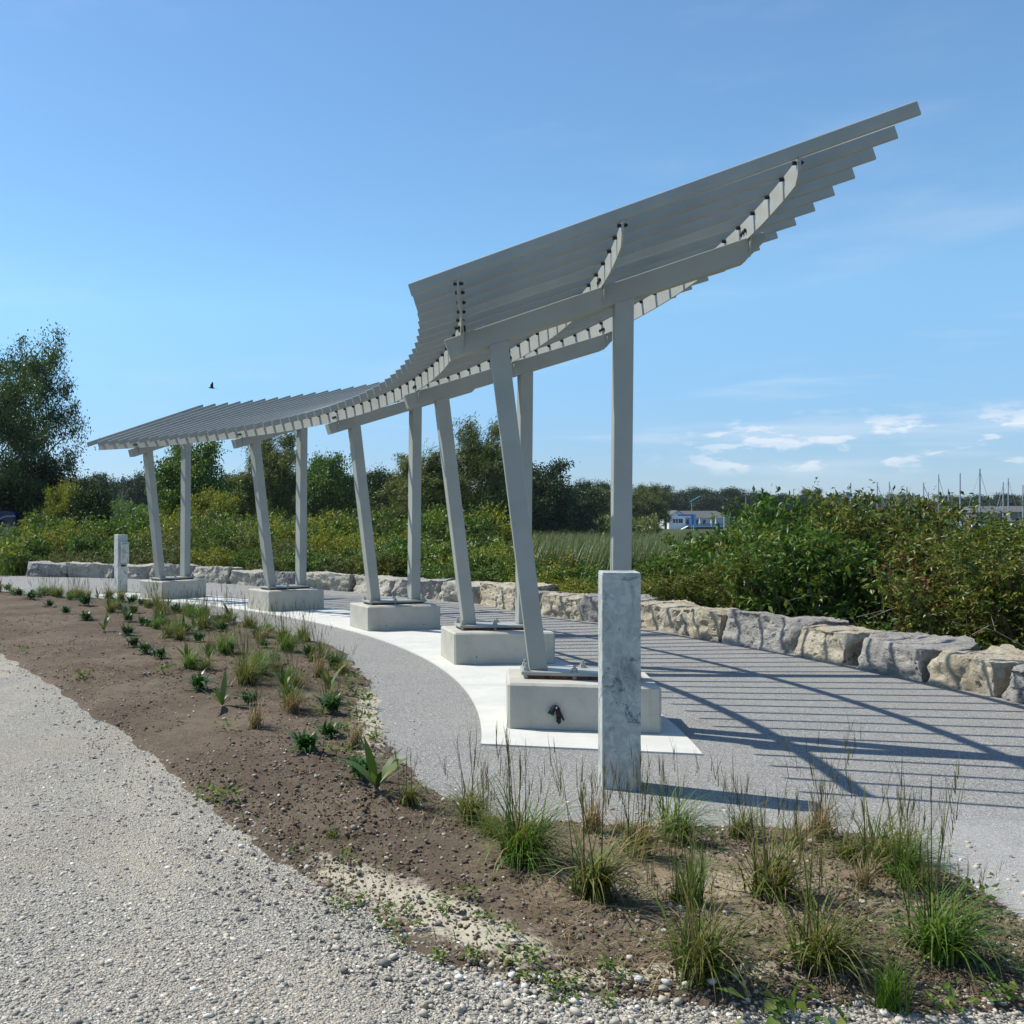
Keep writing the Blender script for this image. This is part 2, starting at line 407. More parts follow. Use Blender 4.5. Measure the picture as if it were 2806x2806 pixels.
WALL = [(-9.5, 27.4), (-7.63, 27.15), (-6.51, 26.95), (-4.29, 26.0), (-2.64, 24.7), (-1.30, 23.4), (0.79, 21.6), (1.55, 20.3), (2.84, 18.7), (3.37, 17.25), (3.89, 15.99), (4.06, 15.53), (4.62, 14.4),
        (4.93, 13.4), (5.16, 12.8), (5.46, 11.6), (5.62, 10.7), (5.74, 9.8), (5.84, 9.2), (5.90, 8.45), (5.93, 7.5), (5.88, 6.5), (5.75, 5.5), (5.6, 4.5)]
WALLC = catmull(WALL, 5)
def terrain_z(X, Y):
    X = np.asarray(X, float); Y = np.asarray(Y, float)
    r = np.hypot(X, Y); f = np.clip((r - 28) / 60, 0, 1); f = f * f * (3 - 2 * f)
    return -0.03 - 1.0 * f
def grid_mesh(name, xs, ys, zf, keep=None):
    X, Y = np.meshgrid(xs, ys); Z = zf(X, Y); nx, ny = len(xs), len(ys)
    V = np.stack([X.ravel(), Y.ravel(), Z.ravel()], 1)
    i = np.arange(ny - 1)[:, None] * nx + np.arange(nx - 1)[None]; Q = np.stack([i, i + 1, i + 1 + nx, i + nx], -1).reshape(-1, 4)
    if keep is not None:
        k = keep(X, Y).ravel(); Q = Q[k[Q].any(1)]
        used = np.unique(Q); mp = np.full(len(V), -1); mp[used] = np.arange(len(used)); V = V[used]; Q = mp[Q]
    return np_mesh(name, V, Q, True)
def flat_poly(name, pts, z):
    me = bpy.data.meshes.new(name); me.from_pydata([(x, y, z) for x, y in pts], [], [tuple(range(len(pts)))])
    bm = bmesh.new(); bm.from_mesh(me); bmesh.ops.recalc_face_normals(bm, faces=bm.faces)
    for f in bm.faces:
        if f.normal.z < 0: f.normal_flip()
    bmesh.ops.triangulate(bm, faces=bm.faces); bm.to_mesh(me); bm.free(); return me
ax = np.concatenate([-np.geomspace(3000, 40, 30), np.linspace(-36, 36, 60), np.geomspace(40, 3000, 30)])
o = add("ground", grid_mesh("ground", ax, ax, terrain_z), TURF); tag(o, kind="structure")
road_out = [(2.2, 4.2), (0.9, 4.6), (0.1, 5.8), (-0.3, 7.5), (-1.5, 10), (-3.0, 14), (-6, 19), (-9.5, 24.0), (-13, 29), (-30, 50), (-34, 48), (-22, 20), (-14, 4), (-12, -8), (12, -8), (12, 1.5), (4.4, 3.0)]
o = add("gravel_road", flat_poly("gravel_road", road_out, -0.008), GRAVEL); tag(o, kind="structure")
inner = [(2.6, 3.0), (2.55, 4.3), (1.2, 5.05), (0.55, 5.3), (0.2, 6.5), (0.1, 9), (0.0, 11), (-0.8, 13.6), (-2.3, 16.6), (-3.8, 18.9), (-6.6, 20.9), (-10.5, 23.9)]
wl_ = [tuple(p) for p in WALLC]
outer = [(-12.5, 27.0)] + [(x + 0.15, y + 0.3) for x, y in wl_] + [(5.9, 2), (6.2, -3), (3.2, -3), (2.9, 2.2)]
o = add("footpath", flat_poly("footpath", inner[::-1][:0] + inner + outer, 0.0), PATH); tag(o, kind="structure")
xs = np.arange(-11.6, 3.2, 0.035)
def grade(a, b, s0, k):
    out = [a]
    while out[-1] < b: out.append(out[-1] + s0 * (1 + k * max(0, out[-1] - 5)))
    return np.array(out)
ys = grade(3.0, 26.2, 0.022, 0.16)
xs = np.concatenate([np.arange(-11.6, -3.2, 0.08), np.arange(-3.2, 3.2, 0.028)])
o = add("planting_bed", grid_mesh("planting_bed", xs, ys, lambda X, Y: bed_z(X, Y) - 0.004, lambda X, Y: sdf(X, Y, BED) > -0.16), SOIL); tag(o, kind="structure")

# concrete strip under the footings, a flush slab with a raised hair of an edge
sl = [plan(k, -0.44) for k in np.linspace(1.8, 50.5, 60)]; sr = [plan(k, 0.99) for k in np.linspace(1.9, 50.5, 60)]
me = bpy.data.meshes.new("concrete_strip"); n = len(sl)
V = [(x, y, 0.012) for x, y in sl] + [(x, y, 0.012) for x, y in sr] + [(x, y, -0.05) for x, y in sl] + [(x, y, -0.05) for x, y in sr]
Fc = []
for i in range(n - 1): Fc += [(i, i + 1, n + i + 1, n + i), (i, 2 * n + i, 2 * n + i + 1, i + 1), (n + i, n + i + 1, 3 * n + i + 1, 3 * n + i)]
Fc += [(0, n, 3 * n, 2 * n), (n - 1, 3 * n - 1, 4 * n - 1, 2 * n - 1)]
me.from_pydata(V, [], Fc)
bm = bmesh.new(); bm.from_mesh(me); bmesh.ops.recalc_face_normals(bm, faces=bm.faces); bm.to_mesh(me); bm.free()
o = add("concrete_strip", me, CONC_SLAB); tag(o, kind="structure")
# hand-tooled margin and saw-cut joints across the slab, thin dark grooves
jm = plain("joint_line", (0.30, 0.285, 0.25), 0.9)  # flat strips in a darker concrete tone mark the joints
mbj = MB()
for k in (9.6, 19.9, 30.2, 40.5):
    a, b = plan(k, -0.43), plan(k, 0.98); c, d = plan(k + 0.018, 0.98), plan(k + 0.018, -0.43)
    mbj.poly([(*a, 0.0155), (*b, 0.0155), (*c, 0.0155), (*d, 0.0155)], [(0, 1, 2, 3)])
o = add("slab_joints", mbj.mesh("slab_joints"), jm); tag(o, kind="structure")

# ------------------------------------------------------------------ footings (five cast blocks)
FN = ["first and nearest to the camera", "second from the camera", "middle one of the five", "fourth from the camera", "farthest of the five, beside the small grey box"]
fm = MB().box((0.305, 0.0, 0.173), (1.08, 0.74, 0.346)).mesh("concrete_footing", 0.018, 1)
for f, k in enumerate(KF):
    x, y, z, a, m = ev(k)
    o = add("concrete_footing", fm.copy() if f else fm, CONC_BLOCK); o.location = (x, y, 0.0); o.rotation_euler = (0, 0, a)
    for hx in (0.0, 0.56):
        if f: child("tie_hole", MB().tube([(hx + 0.03 * f - .03, -0.3695, 0.10 - .01 * f), (hx + 0.03 * f - .03, -0.3712, 0.10 - .01 * f)], 0.008, 8).mesh("tie_hole"), BLACK, o)
    tag(o, "pale cast concrete footing block, " + FN[f], "footing", "concrete footings of the shade structure")

# ------------------------------------------------------------------ the shade structure
xm, ym = plan(25.18, 0.3)
perg = empty("shade_pergola", (xm, ym, 0))
tag(perg, "long curved light grey steel pergola with a slatted roof on five pairs of posts", "pergola")
TILT = math.atan(0.311)
# one frame's meshes, in the frame's own axes: x along the beam, y across, z up
def frame_meshes():
    beam_top = lambda s: 0.0 + 0.311 * s
    d = 0.15 / math.cos(TILT); w = 0.075
    prof = [(-0.71, beam_top(-0.71)), (1.61, beam_top(1.61)), (1.61 + 0.02, beam_top(1.61) - 0.05), (1.449 + 0.03, beam_top(1.449) - d), (-0.71 + 0.046, beam_top(-0.71 + 0.046) - d)]
    return MB().prism(prof, -w, w).mesh("beam", 0.007, 2)
BEAM = frame_meshes()
def post_mesh(x0, z0, x1, z1):
    """square tube from (x0,z0) up to (x1,z1), cut to the beam's slope at the top"""
    hw = 0.07; y = 0.078
    pr = [(x0 - hw, z0), (x0 + hw, z0), (x1 + hw, z1 + 0.311 * hw), (x1 - hw, z1 - 0.311 * hw)]
    return MB().prism(pr, -y, y).mesh("post", 0.012, 3)
PLATE = MB().box((0.30, 0, 0.387), (0.86, 0.32, 0.028)).mesh("base_plate", 0.004, 1)
SHIM = MB().box((0.30, 0, 0.3595), (0.78, 0.27, 0.026)).mesh("grout_shim", 0.002, 1)
def anchor():
    m = MB()
    m.tube([(0, 0, 0.345), (0, 0, 0.455)], 0.011, 8)
    for z0, r, h in ((0.4012, 0.030, 0.006), (0.4074, 0.022, 0.022), (0.349, 0.020, 0.021)):
        m.tube([(0, 0, z0), (0, 0, z0 + h)], r, 6 if r < 0.025 else 14)
    return m.mesh("anchor_bolt")
ANCH = anchor()
def bracket():
    m = MB()
    m.prism([(-0.055, 0.0), (0.055, 0.0), (0.055, 0.13), (-0.055, 0.10)], 0.0, 0.001)   # replaced below
    m = MB()
    # upright lug lying against the rib, and the tapering stiffener running down the beam's face
    m.poly([(0.013, -0.085, 0.0), (0.013, 0.085, 0.0), (0.013, 0.085, 0.105), (0.013, -0.085, 0.105), (0.023, -0.085, 0.0), (0.023, 0.085, 0.0), (0.023, 0.085, 0.105), (0.023, -0.085, 0.105)],
           [(0, 1, 2, 3), (7, 6, 5, 4), (0, 4, 5, 1), (1, 5, 6, 2), (2, 6, 7, 3), (3, 7, 4, 0)])
    for sy in (-1, 1):
        m.poly([(0.013, sy * 0.0745, 0.0), (0.013, sy * 0.115, 0.0), (0.013, sy * 0.0745, -0.145), (0.023, sy * 0.0745, 0.0), (0.023, sy * 0.115, 0.0), (0.023, sy * 0.0745, -0.145)],
               [(0, 1, 2), (5, 4, 3), (0, 3, 4, 1), (1, 4, 5, 2), (2, 5, 3, 0)])
    return m.mesh("bracket", 0.0015, 1)
BRK = bracket()
def brk_bolts():
    m = MB()
    for y in (-0.055, 0.0, 0.055):
        m.tube([(-0.022, y, 0.055), (0.036, y, 0.055)], 0.0075, 6); m.tube([(-0.020, y, 0.055), (-0.007, y, 0.055)], 0.016, 6); m.tube([(0.0235, y, 0.055), (0.036, y, 0.055)], 0.016, 6)
    return m.mesh("bolt")
BB = brk_bolts()
RIBS = (-0.583, 0.46, 1.49)
for f, k in enumerate(KF):
    x, y, z, a, m = ev(k)
    M = Matrix.Translation((x, y, 0)) @ Matrix.Rotation(a, 4, 'Z')
    zb = z - HB
    MBm = M @ Matrix.Translation((0, 0, zb))
    bl = MBm
    b = child("beam", BEAM, PAINT, perg, bl, True)
    bot = lambda s: zb + 0.311 * s - 0.15 / math.cos(TILT)
    b["label"] = "inclined beam on the %s pair of posts" % ("nearest", "second", "middle", "fourth", "farthest")[f]
    child("post", post_mesh(0.0, 0.4005, -0.30, bot(-0.30) + 0.004), PAINT, perg, M, True)["label"] = "leaning post of its pair"
    child("post", post_mesh(0.60, 0.4005, 0.625, bot(0.625) + 0.004), PAINT, perg, M, True)["label"] = "upright post of its pair"
    pl = child("base_plate", PLATE, PAINT, perg, M, True)
    child("shim", SHIM, RUST, pl, M, True)
    for (bx, by) in ((-0.095, -0.125), (-0.095, 0.125), (0.26, -0.125), (0.34, 0.125), (0.695, -0.125), (0.695, 0.125)):
        child("anchor_bolt", ANCH, PAINT, pl, M @ Matrix.Translation((bx, by, 0)), True)
    for s in RIBS:
        Mk = M @ Matrix.Translation((s, 0, zb + 0.311 * s))
        br = child("bracket", BRK, PAINT, perg, Mk, True)
        child("bolt", BB, BLACK, br, Mk, True)
# slats
Ls = (SR - SL) / math.cos(TILT)
r_ = 0.010; t_ = 0.030; h_ = 0.089
prof = []
for cx_, cz_, a0 in ((t_ / 2 - r_, -r_, 0), (-t_ / 2 + r_, -r_, 90), (-t_ / 2 + r_, -h_ + r_, 180), (t_ / 2 - r_, -h_ + r_, 270)):
    for q in (0, 30, 60, 90): prof.append((cx_ + r_ * math.cos(math.radians(a0 + q)), cz_ + r_ * math.sin(math.radians(a0 + q))))
mb = MB(); n = len(prof)
Lp = [(0, y_, z_) for y_, z_ in prof] + [(Ls, y_, z_) for y_, z_ in prof]
# lower corners of the cut ends are rounded
mb.poly(Lp, [tuple(range(n)), tuple(range(2 * n - 1, n - 1, -1))] + [(i, i + n, (i + 1) % n + n, (i + 1) % n) for i in range(n)])
SLAT = mb.mesh("slat")
for p in SLAT.polygons: p.use_smooth = len(p.vertices) == 4
SLAT.set_sharp_from_angle(angle=math.radians(40)) if hasattr(SLAT, "set_sharp_from_angle") else None
SB = MB().tube([(-0.033, 0, 0), (0.033, 0, 0)], 0.007, 6).tube([(-0.033, 0, 0), (-0.008, 0, 0)], 0.013, 6).tube([(0.008, 0, 0), (0.026, 0, 0)], 0.013, 6).mesh("bolt")
far_bolts = MB(); nb = 0
for i in range(1, 50):
    x, y, z, a, m = ev(i)
    x0, y0 = plan(i, SL)
    M = Matrix.Translation((x0, y0, z + m * SL)) @ Matrix.Rotation(a, 4, 'Z') @ Matrix.Rotation(-math.atan(m), 4, 'Y')
    s_ = child("slat", SLAT, PAINT, perg, M, True)
    for s in RIBS:
        # bolt through the rib just under the slat, on its near side
        Mb = Matrix.Translation((x, y, z + m * s - h_ - 0.022)) @ Matrix.Rotation(a, 4, 'Z') @ Matrix.Translation((s, 0.03 if i == 1 else -0.03, 0))
        if nb < 99: child("bolt", SB, BLACK, s_, Mb, True); nb += 1
        else:
            b0 = len(far_bolts.v); far_bolts.v += [tuple(Mb @ v.co) for v in SB.vertices]; far_bolts.f += [tuple(b0 + q for q in p.vertices) for p in SB.polygons]
ob = child("bolt", far_bolts.mesh("far_bolts"), BLACK, perg, Matrix(), True); ob["kind"] = "stuff"
# ribs: three thin plates on edge that follow the curve
for s in RIBS:
    mb = MB(); ks = np.linspace(0.93, 49.2, 194); w = 0.0065; P4 = []
    for q, k in enumerate(ks):
        x, y, z, a, m = ev(k); zt = z + m * s - h_ - 0.001; zb2 = zt - 0.150
        if q == 0: zb2 = zt - 0.085
        for ds, zz in ((-w, zt), (w, zt), (w, zb2), (-w, zb2)):
            P4.append((x + (s + ds) * math.cos(a), y + (s + ds) * math.sin(a), zz))
    nk = len(ks); Fr = [(0, 1, 2, 3), (4 * nk - 1, 4 * nk - 2, 4 * nk - 3, 4 * nk - 4)]
    for q in range(nk - 1):
        for e in range(4): Fr.append((4 * q + e, 4 * q + 4 + e, 4 * q + 4 + (e + 1) % 4, 4 * q + (e + 1) % 4))
    mb.poly(P4, Fr); child("rib", mb.mesh("rib"), PAINT, perg, Matrix(), True)

# ------------------------------------------------------------------ galvanised posts (the tall boxes)
def power_post(loc, rz, label, panel, hgt=1.234):
    w = 0.215
    root = empty("utility_pedestal", loc, rz); tag(root, label, "utility post", "galvanised utility pedestals")
    body = MB().box((w / 2, w / 2, hgt / 2 - 0.03), (w, w, hgt + 0.06)).mesh("casing", 0.008, 2); child("casing", body, GALV, root)
    child("cap", MB().box((w / 2, w / 2, hgt + 0.002), (w - 0.004, w - 0.004, 0.010)).mesh("cap", 0.004, 1), GALV, root)
    if panel == "front":
        pn = child("outlet_box", MB().box((w * 0.60, -0.045, hgt - 0.38), (0.165, 0.09, 0.40)).mesh("outlet_box", 0.008, 2), GALV, root)
        child("lid", MB().box((w * 0.60, -0.05, hgt - 0.165), (0.185, 0.11, 0.02)).mesh("lid", 0.004, 1), GALV, pn)
        child("plate", MB().box((w * 0.55, -0.003, hgt - 0.64), (0.10, 0.006, 0.04)).mesh("plate", 0.001, 1), BLACK, root)
    else:
        child("hinge", MB().box((w + 0.004, w * 0.35, hgt - 0.62), (0.010, 0.03, 0.13)).mesh("hinge", 0.003, 1), BLACK, root)
    return root
power_post((1.648, 5.859, 0), math.radians(-10), "tall blue-grey galvanised steel box standing on the path in front of the nearest concrete footing", "side")
power_post((-4.06, 21.30, 0), math.radians(33), "small far galvanised box with an outlet panel, beside the farthest footing", "front", 1.2)

# ------------------------------------------------------------------ work glove hung on the pale pipe stub of the first footing
x, y, z, a, m = ev(KF[0])
gs = 0.108
groot = empty("work_glove", (x + gs * math.cos(a) + 0.375 * math.sin(a), y + gs * math.sin(a) - 0.375 * math.cos(a), 0.15), a)
tag(groot, "black work glove with green cuff trim hanging on the front of the nearest footing", "glove")
g = MB()
g.tube([(0.003, -0.015, 0.040), (-0.012, -0.018, 0.030), (-0.028, -0.020, 0.002), (-0.036, -0.020, -0.018)], [0.012, 0.017, 0.019, 0.022], 10)
g.tube([(0.000, -0.015, 0.042), (0.014, -0.018, 0.020), (0.018, -0.020, -0.015), (0.020, -0.020, -0.035)], [0.011, 0.016, 0.018, 0.016], 10)
for (x0, x1, z1, rr) in ((0.010, 0.008, -0.075, 0.0075), (0.019, 0.020, -0.088, 0.008), (0.028, 0.030, -0.080, 0.0075)):
    g.tube([(x0, -0.020, -0.028), (x0, -0.024, -0.055), (x1, -0.018, z1)], [rr, rr, rr * 0.8], 8)
g.tube([(0.026, -0.020, -0.005), (0.040, -0.022, -0.030), (0.056, -0.018, -0.060)], [0.010, 0.008, 0.0065], 8)
child("body", g.mesh("glove_body", 0, 0, True), plain("black_knit", (0.012, 0.012, 0.013), 0.8, 0, 0.3, 80), groot)
child("cuff", MB().tube([(-0.0352, -0.020, -0.016), (-0.038, -0.020, -0.024)], [0.0232, 0.0236], 12, True).mesh("cuff"), plain("green_trim", (0.03, 0.25, 0.10), 0.7), groot)
child("hook", MB().tube([(0.003, 0.012, 0.030), (0.003, -0.030, 0.030)], 0.0075, 10).mesh("hook"), plain("pale_pipe", (0.6, 0.6, 0.58), 0.5), groot)

# ------------------------------------------------------------------ boulders along the far side of the path
def m_rock(name, a, b, c_, dk):
    t = NT(name); o = t.coord(); oi = t.n.new("ShaderNodeObjectInfo")
    mp = t.n.new("ShaderNodeVectorMath"); mp.operation = 'ADD'; t.l.new(o, mp.inputs[0])
    cb = t.n.new("ShaderNodeCombineXYZ"); t.l.new(t.math('MULTIPLY', oi.outputs["Random"], 37.0), cb.inputs[0]); t.l.new(cb.outputs[0], mp.inputs[1]); o2 = mp.outputs[0]
    n1 = t.noise(2.2, 6, 0.65, o2); n2 = t.noise(9, 6, 0.75, o2, dist=0.5); n3 = t.noise(45, 4, 0.7, o2)
    c = t.mix(t.mr(n1, 0.36, 0.62), a, b)
    c = t.mix(t.mr(n2, 0.5, 0.68, 0, 0.8), c, c_)
    c = t.mix(t.mr(t.noise(4, 6, 0.8, o2), 0.55, 0.64, 0, 0.95), c, dk)
    c = t.mix(t.mr(n3, 0.55, 0.72, 0, 0.5), c, dk)
    return t.done(c, 0.9, t.bump(n3, 0.9, 0.02, t.bump(n2, 1.0, 0.05)), 0, 0.2)
ROCKM = {"tan": m_rock("tan_limestone", (0.43, 0.37, 0.265), (0.53, 0.475, 0.365), (0.36, 0.285, 0.19), (0.15, 0.128, 0.10)),
         "grey": m_rock("grey_limestone", (0.30, 0.285, 0.26), (0.40, 0.375, 0.335), (0.22, 0.21, 0.205), (0.13, 0.125, 0.125)),
         "pale": m_rock("pale_limestone", (0.41, 0.38, 0.31), (0.49, 0.46, 0.385), (0.33, 0.29, 0.235), (0.20, 0.18, 0.155))}
def rock_mesh(L, D, Hh, seed):
    rg = random.Random(seed); off = Vector((rg.uniform(-50, 50), rg.uniform(-50, 50), rg.uniform(-50, 50)))
    bm = bmesh.new(); bmesh.ops.create_cube(bm, size=1.0)
    for v in bm.verts:
        v.co.x *= L; v.co.y *= D; v.co.z = (v.co.z + 0.5) * Hh
        v.co += Vector((rg.uniform(-.05, .05) * L, rg.uniform(-.10, .10) * D, rg.uniform(-.20, .06) * Hh if v.co.z > 0.1 else -0.06))
    # knock off a corner or two with cutting planes, for split faces
    for _ in range(rg.choice((3, 4, 5))):
        n = Vector((rg.choice((-1, 1)) * rg.uniform(0.4, 1), rg.choice((-1, 1)) * rg.uniform(0.3, 1), rg.uniform(0.05, 0.9))).normalized()
        d = 0.5 * (abs(n.x) * L + abs(n.y) * D + abs(n.z) * Hh) * rg.uniform(0.76, 0.92)
        c = Vector((0, 0, Hh / 2)) + n * d
        bmesh.ops.bisect_plane(bm, geom=bm.verts[:] + bm.edges[:] + bm.faces[:], plane_co=c, plane_no=n, clear_outer=True)
        ed = [e for e in bm.edges if e.is_boundary]
        if ed: bmesh.ops.holes_fill(bm, edges=ed, sides=0)
    bmesh.ops.triangulate(bm, faces=bm.faces[:])
    for _ in range(5):
        ed = [e for e in bm.edges if e.calc_length() > 0.052]
        if not ed or len(bm.verts) > 5200: break
        bmesh.ops.subdivide_edges(bm, edges=ed, cuts=1, use_grid_fill=False); bmesh.ops.triangulate(bm, faces=bm.faces[:])
    bm.normal_update()
    bmesh.ops.smooth_vert(bm, verts=bm.verts[:], factor=0.35, use_axis_x=True, use_axis_y=True, use_axis_z=True)
    bm.normal_update(); mv = []
    for v in bm.verts:
        p = v.co + off
        big = mnoise.noise(p * 2.2) * 0.085
        q = Vector((p.x * 2.2, p.y * 2.2, p.z * 8.0)); lay = (mnoise.noise(q) * 0.022) if abs(v.normal.z) < 0.6 else 0
        cel = mnoise.voronoi(Vector((p.x * 4.2, p.y * 4.2, p.z * 4.8)))[0]; fac = -0.10 * max(0.0, 0.30 - cel[0]) - 0.012 * (1.0 if (cel[1] - cel[0]) < 0.04 else 0)
        chip = mnoise.fractal(p * 8, 0.7, 2.1, 4) * 0.026
        mv.append(v.normal * (big + lay + chip + fac) * (0.5 if v.normal.z > 0.8 else 1))
    for v, d in zip(bm.verts, mv): v.co += d
    me = bpy.data.meshes.new("boulder"); bm.to_mesh(me); bm.free(); me.shade_smooth()
    if hasattr(me, "set_sharp_from_angle"): me.set_sharp_from_angle(angle=math.radians(38))
    return me
# front top-edge breakpoints read along the row, left to right, as distances along the wall line
seg = np.linalg.norm(np.diff(WALLC, axis=0), axis=1); cum = np.concatenate([[0], np.cumsum(seg)])
def wall_at(d):
    x = np.interp(d, cum, WALLC[:, 0]); y = np.interp(d, cum, WALLC[:, 1]); x2 = np.interp(d + 0.05, cum, WALLC[:, 0]); y2 = np.interp(d + 0.05, cum, WALLC[:, 1])
    return x, y, math.atan2(y2 - y, x2 - x)
def wall_d_of_u(u):
    us = CX + F_PX * WALLC[:, 0] / WALLC[:, 1]
    return float(np.interp(u, us[us.argsort()], cum[us.argsort()]))
BU = [66, 187, 315, 398, 522, 622, 706, 800, 963, 1070, 1203, 1300, 1410, 1466, 1597, 1705, 1857, 1992, 2181, 2330, 2395, 2547, 2640, 2730, 2850]
dB = [wall_d_of_u(u) for u in BU]
# keep every block between 0.7 and 2.1 m long
dC = [dB[0]]
for b in dB[1:]:
    if b - dC[-1] > 0.55: dC.append(b)
while dC[-1] < cum[-1] - 1.2: dC.append(dC[-1] + random.uniform(1.0, 1.4))
tint = ["grey", "pale", "pale", "grey", "pale", "pale", "grey", "pale", "pale", "grey", "pale", "tan", "grey", "tan", "grey", "tan", "tan", "grey", "tan", "grey", "tan", "grey", "grey", "tan", "pale", "grey", "tan", "grey"]
NR = len(dC) - 1
ordn = ["first", "second", "third", "fourth", "fifth", "sixth", "seventh", "eighth", "ninth", "tenth", "eleventh", "twelfth", "thirteenth", "fourteenth", "fifteenth", "sixteenth", "seventeenth", "eighteenth", "nineteenth", "twentieth",
        "twenty-first", "twenty-second", "twenty-third", "twenty-fourth", "twenty-fifth", "twenty-sixth", "twenty-seventh", "twenty-eighth", "twenty-ninth", "thirtieth", "thirty-first", "thirty-second", "thirty-third", "thirty-fourth", "thirty-fifth", "thirty-sixth", "thirty-seventh", "thirty-eighth", "thirty-ninth", "fortieth"]
for i in range(NR):
    d0, d1 = dC[i], dC[i + 1]; L = d1 - d0; x, y, a = wall_at((d0 + d1) / 2); x0, y0, _ = wall_at(d0); x1, y1, _ = wall_at(d1); a = math.atan2(y1 - y0, x1 - x0)
    D = random.uniform(0.62, 0.85); Hh = random.uniform(0.36, 0.45) if y > 12 else random.uniform(0.36, 0.42)
    cx_, cy_ = (x0 + x1) / 2 - math.sin(a) * D / 2, (y0 + y1) / 2 + math.cos(a) * D / 2
    o = add("boulder", rock_mesh(L * random.uniform(.93, .985), D, Hh, 100 + i * 7), ROCKM[tint[i % len(tint)]]); o.location = (cx_, cy_, -0.02); o.rotation_euler = (0, 0, a + random.uniform(-.05, .05))
    tag(o, "%s limestone block, %s from the left end of the boulder row" % ({"tan": "warm tan", "grey": "grey", "pale": "pale greyish"}[tint[i % len(tint)]], ordn[i]), "boulder", "limestone boulders edging the path")

# ------------------------------------------------------------------ loose stones and clods (nobody could count them)
def icosa():
    t = (1 + 5 ** .5) / 2
    V = np.array([(-1, t, 0), (1, t, 0), (-1, -t, 0), (1, -t, 0), (0, -1, t), (0, 1, t), (0, -1, -t), (0, 1, -t), (t, 0, -1), (t, 0, 1), (-t, 0, -1), (-t, 0, 1)], float)
    V /= np.linalg.norm(V[0])
    Fa = np.array([(0, 11, 5), (0, 5, 1), (0, 1, 7), (0, 7, 10), (0, 10, 11), (1, 5, 9), (5, 11, 4), (11, 10, 2), (10, 7, 6), (7, 1, 8), (3, 9, 4), (3, 4, 2), (3, 2, 6), (3, 6, 8), (3, 8, 9), (4, 9, 5), (2, 4, 11), (6, 2, 10), (8, 6, 7), (9, 8, 1)])
    return V, Fa
ICV, ICF = icosa()
def stones(name, X, Y, Z, S, mat, flat=(0.35, 0.8), smooth=True, kind="stuff"):
    n = len(X); V = np.repeat(ICV[None], n, 0) * (1 + R.uniform(-.22, .22, (n, 12, 1)))
    sc = np.stack([R.uniform(.8, 1.25, n), R.uniform(.55, 1.0, n), R.uniform(flat[0], flat[1], n)], 1); V = V * sc[:, None]
    tl = R.uniform(-.35, .35, n); c, s = np.cos(tl), np.sin(tl)
    V = np.stack([V[..., 0], V[..., 1] * c[:, None] - V[..., 2] * s[:, None], V[..., 1] * s[:, None] + V[..., 2] * c[:, None]], -1)
    a = R.uniform(0, 2 * np.pi, n); c, s = np.cos(a), np.sin(a)
    V = np.stack([V[..., 0] * c[:, None] - V[..., 1] * s[:, None], V[..., 0] * s[:, None] + V[..., 1] * c[:, None], V[..., 2]], -1)
    V = V * (S / 2)[:, None, None]; V[..., 0] += X[:, None]; V[..., 1] += Y[:, None]; V[..., 2] += (Z + S * 0.12)[:, None]
    Fq = (ICF[None] + 12 * np.arange(n)[:, None, None]).reshape(-1, 3)
    o = add(name, np_mesh(name, V.reshape(-1, 3), Fq, smooth), mat); tag(o, kind=kind); return o
def m_pebble():
    t = NT("loose_stone"); g = t.n.new("ShaderNodeNewGeometry"); r = g.outputs["Random Per Island"]
    c = t.ramp(r, [(0.0, (0.116, 0.110, 0.098)), (0.2, (0.255, 0.236, 0.201)), (0.5, (0.390, 0.356, 0.294)), (0.78, (0.500, 0.454, 0.365)), (0.88, (0.396, 0.304, 0.217)), (0.96, (0.651, 0.611, 0.515)), (1.0, (0.767, 0.728, 0.638))])
    return t.done(t.mix(t.mr(t.noise(70, 4), 0.4, 0.7, 0, 0.3), c, (0.35, 0.32, 0.27)), 0.8, t.bump(t.noise(150, 3), 0.3, 0.004), 0, 0.3)
PEB = m_pebble()
def m_clod():
    t = NT("soil_clod"); g = t.n.new("ShaderNodeNewGeometry")
    c = t.ramp(g.outputs["Random Per Island"], [(0.0, (0.075, 0.052, 0.037)), (0.5, (0.125, 0.092, 0.066)), (0.9, (0.205, 0.16, 0.118)), (1.0, (0.40, 0.35, 0.27))])
    return t.done(c, 0.95, t.bump(t.noise(120, 4, 0.7), 0.7, 0.006), 0, 0.1)
CLOD = m_clod()
def scatter(n, x0, x1, y0, y1, keep, p=1.6):
    """more points near the camera"""
    u = R.random(n); Y = (y0 ** (1 - p) + u * (y1 ** (1 - p) - y0 ** (1 - p))) ** (1 / (1 - p)); X = R.uniform(0, 1, n)
    lo = np.maximum(x0, -0.36 * Y - 0.5); hi = np.minimum(x1, 0.76 * Y + 0.4); X = lo + X * (hi - lo)
    k = keep(X, Y); return X[k], Y[k]
bz = lambda X, Y: bed_z(X, Y)
X, Y = scatter(210000, -9, 6, 2.9, 13, lambda X, Y: (sdf(X, Y, BED) < 0.05) & ((Y < 3.7) & (X < 4) | (X < 0.4) & (Y < 20)) & (sdf(X, Y, BED) > -9) & (fbm(X * 1.7, Y * 0.7, 0.8, 3, 60) < R.uniform(-.3, .3, len(X))), 2.2)
k_ = (X < 2.2) | (R.random(len(X)) < 0.25)
X, Y = X[k_], Y[k_]
S = np.clip(R.lognormal(math.log(0.0098), 0.42, len(X)), 0.004, 0.034)
stones("loose_gravel", X, Y, np.full(len(X), -0.010), S, PEB, (0.25, 0.6), False)
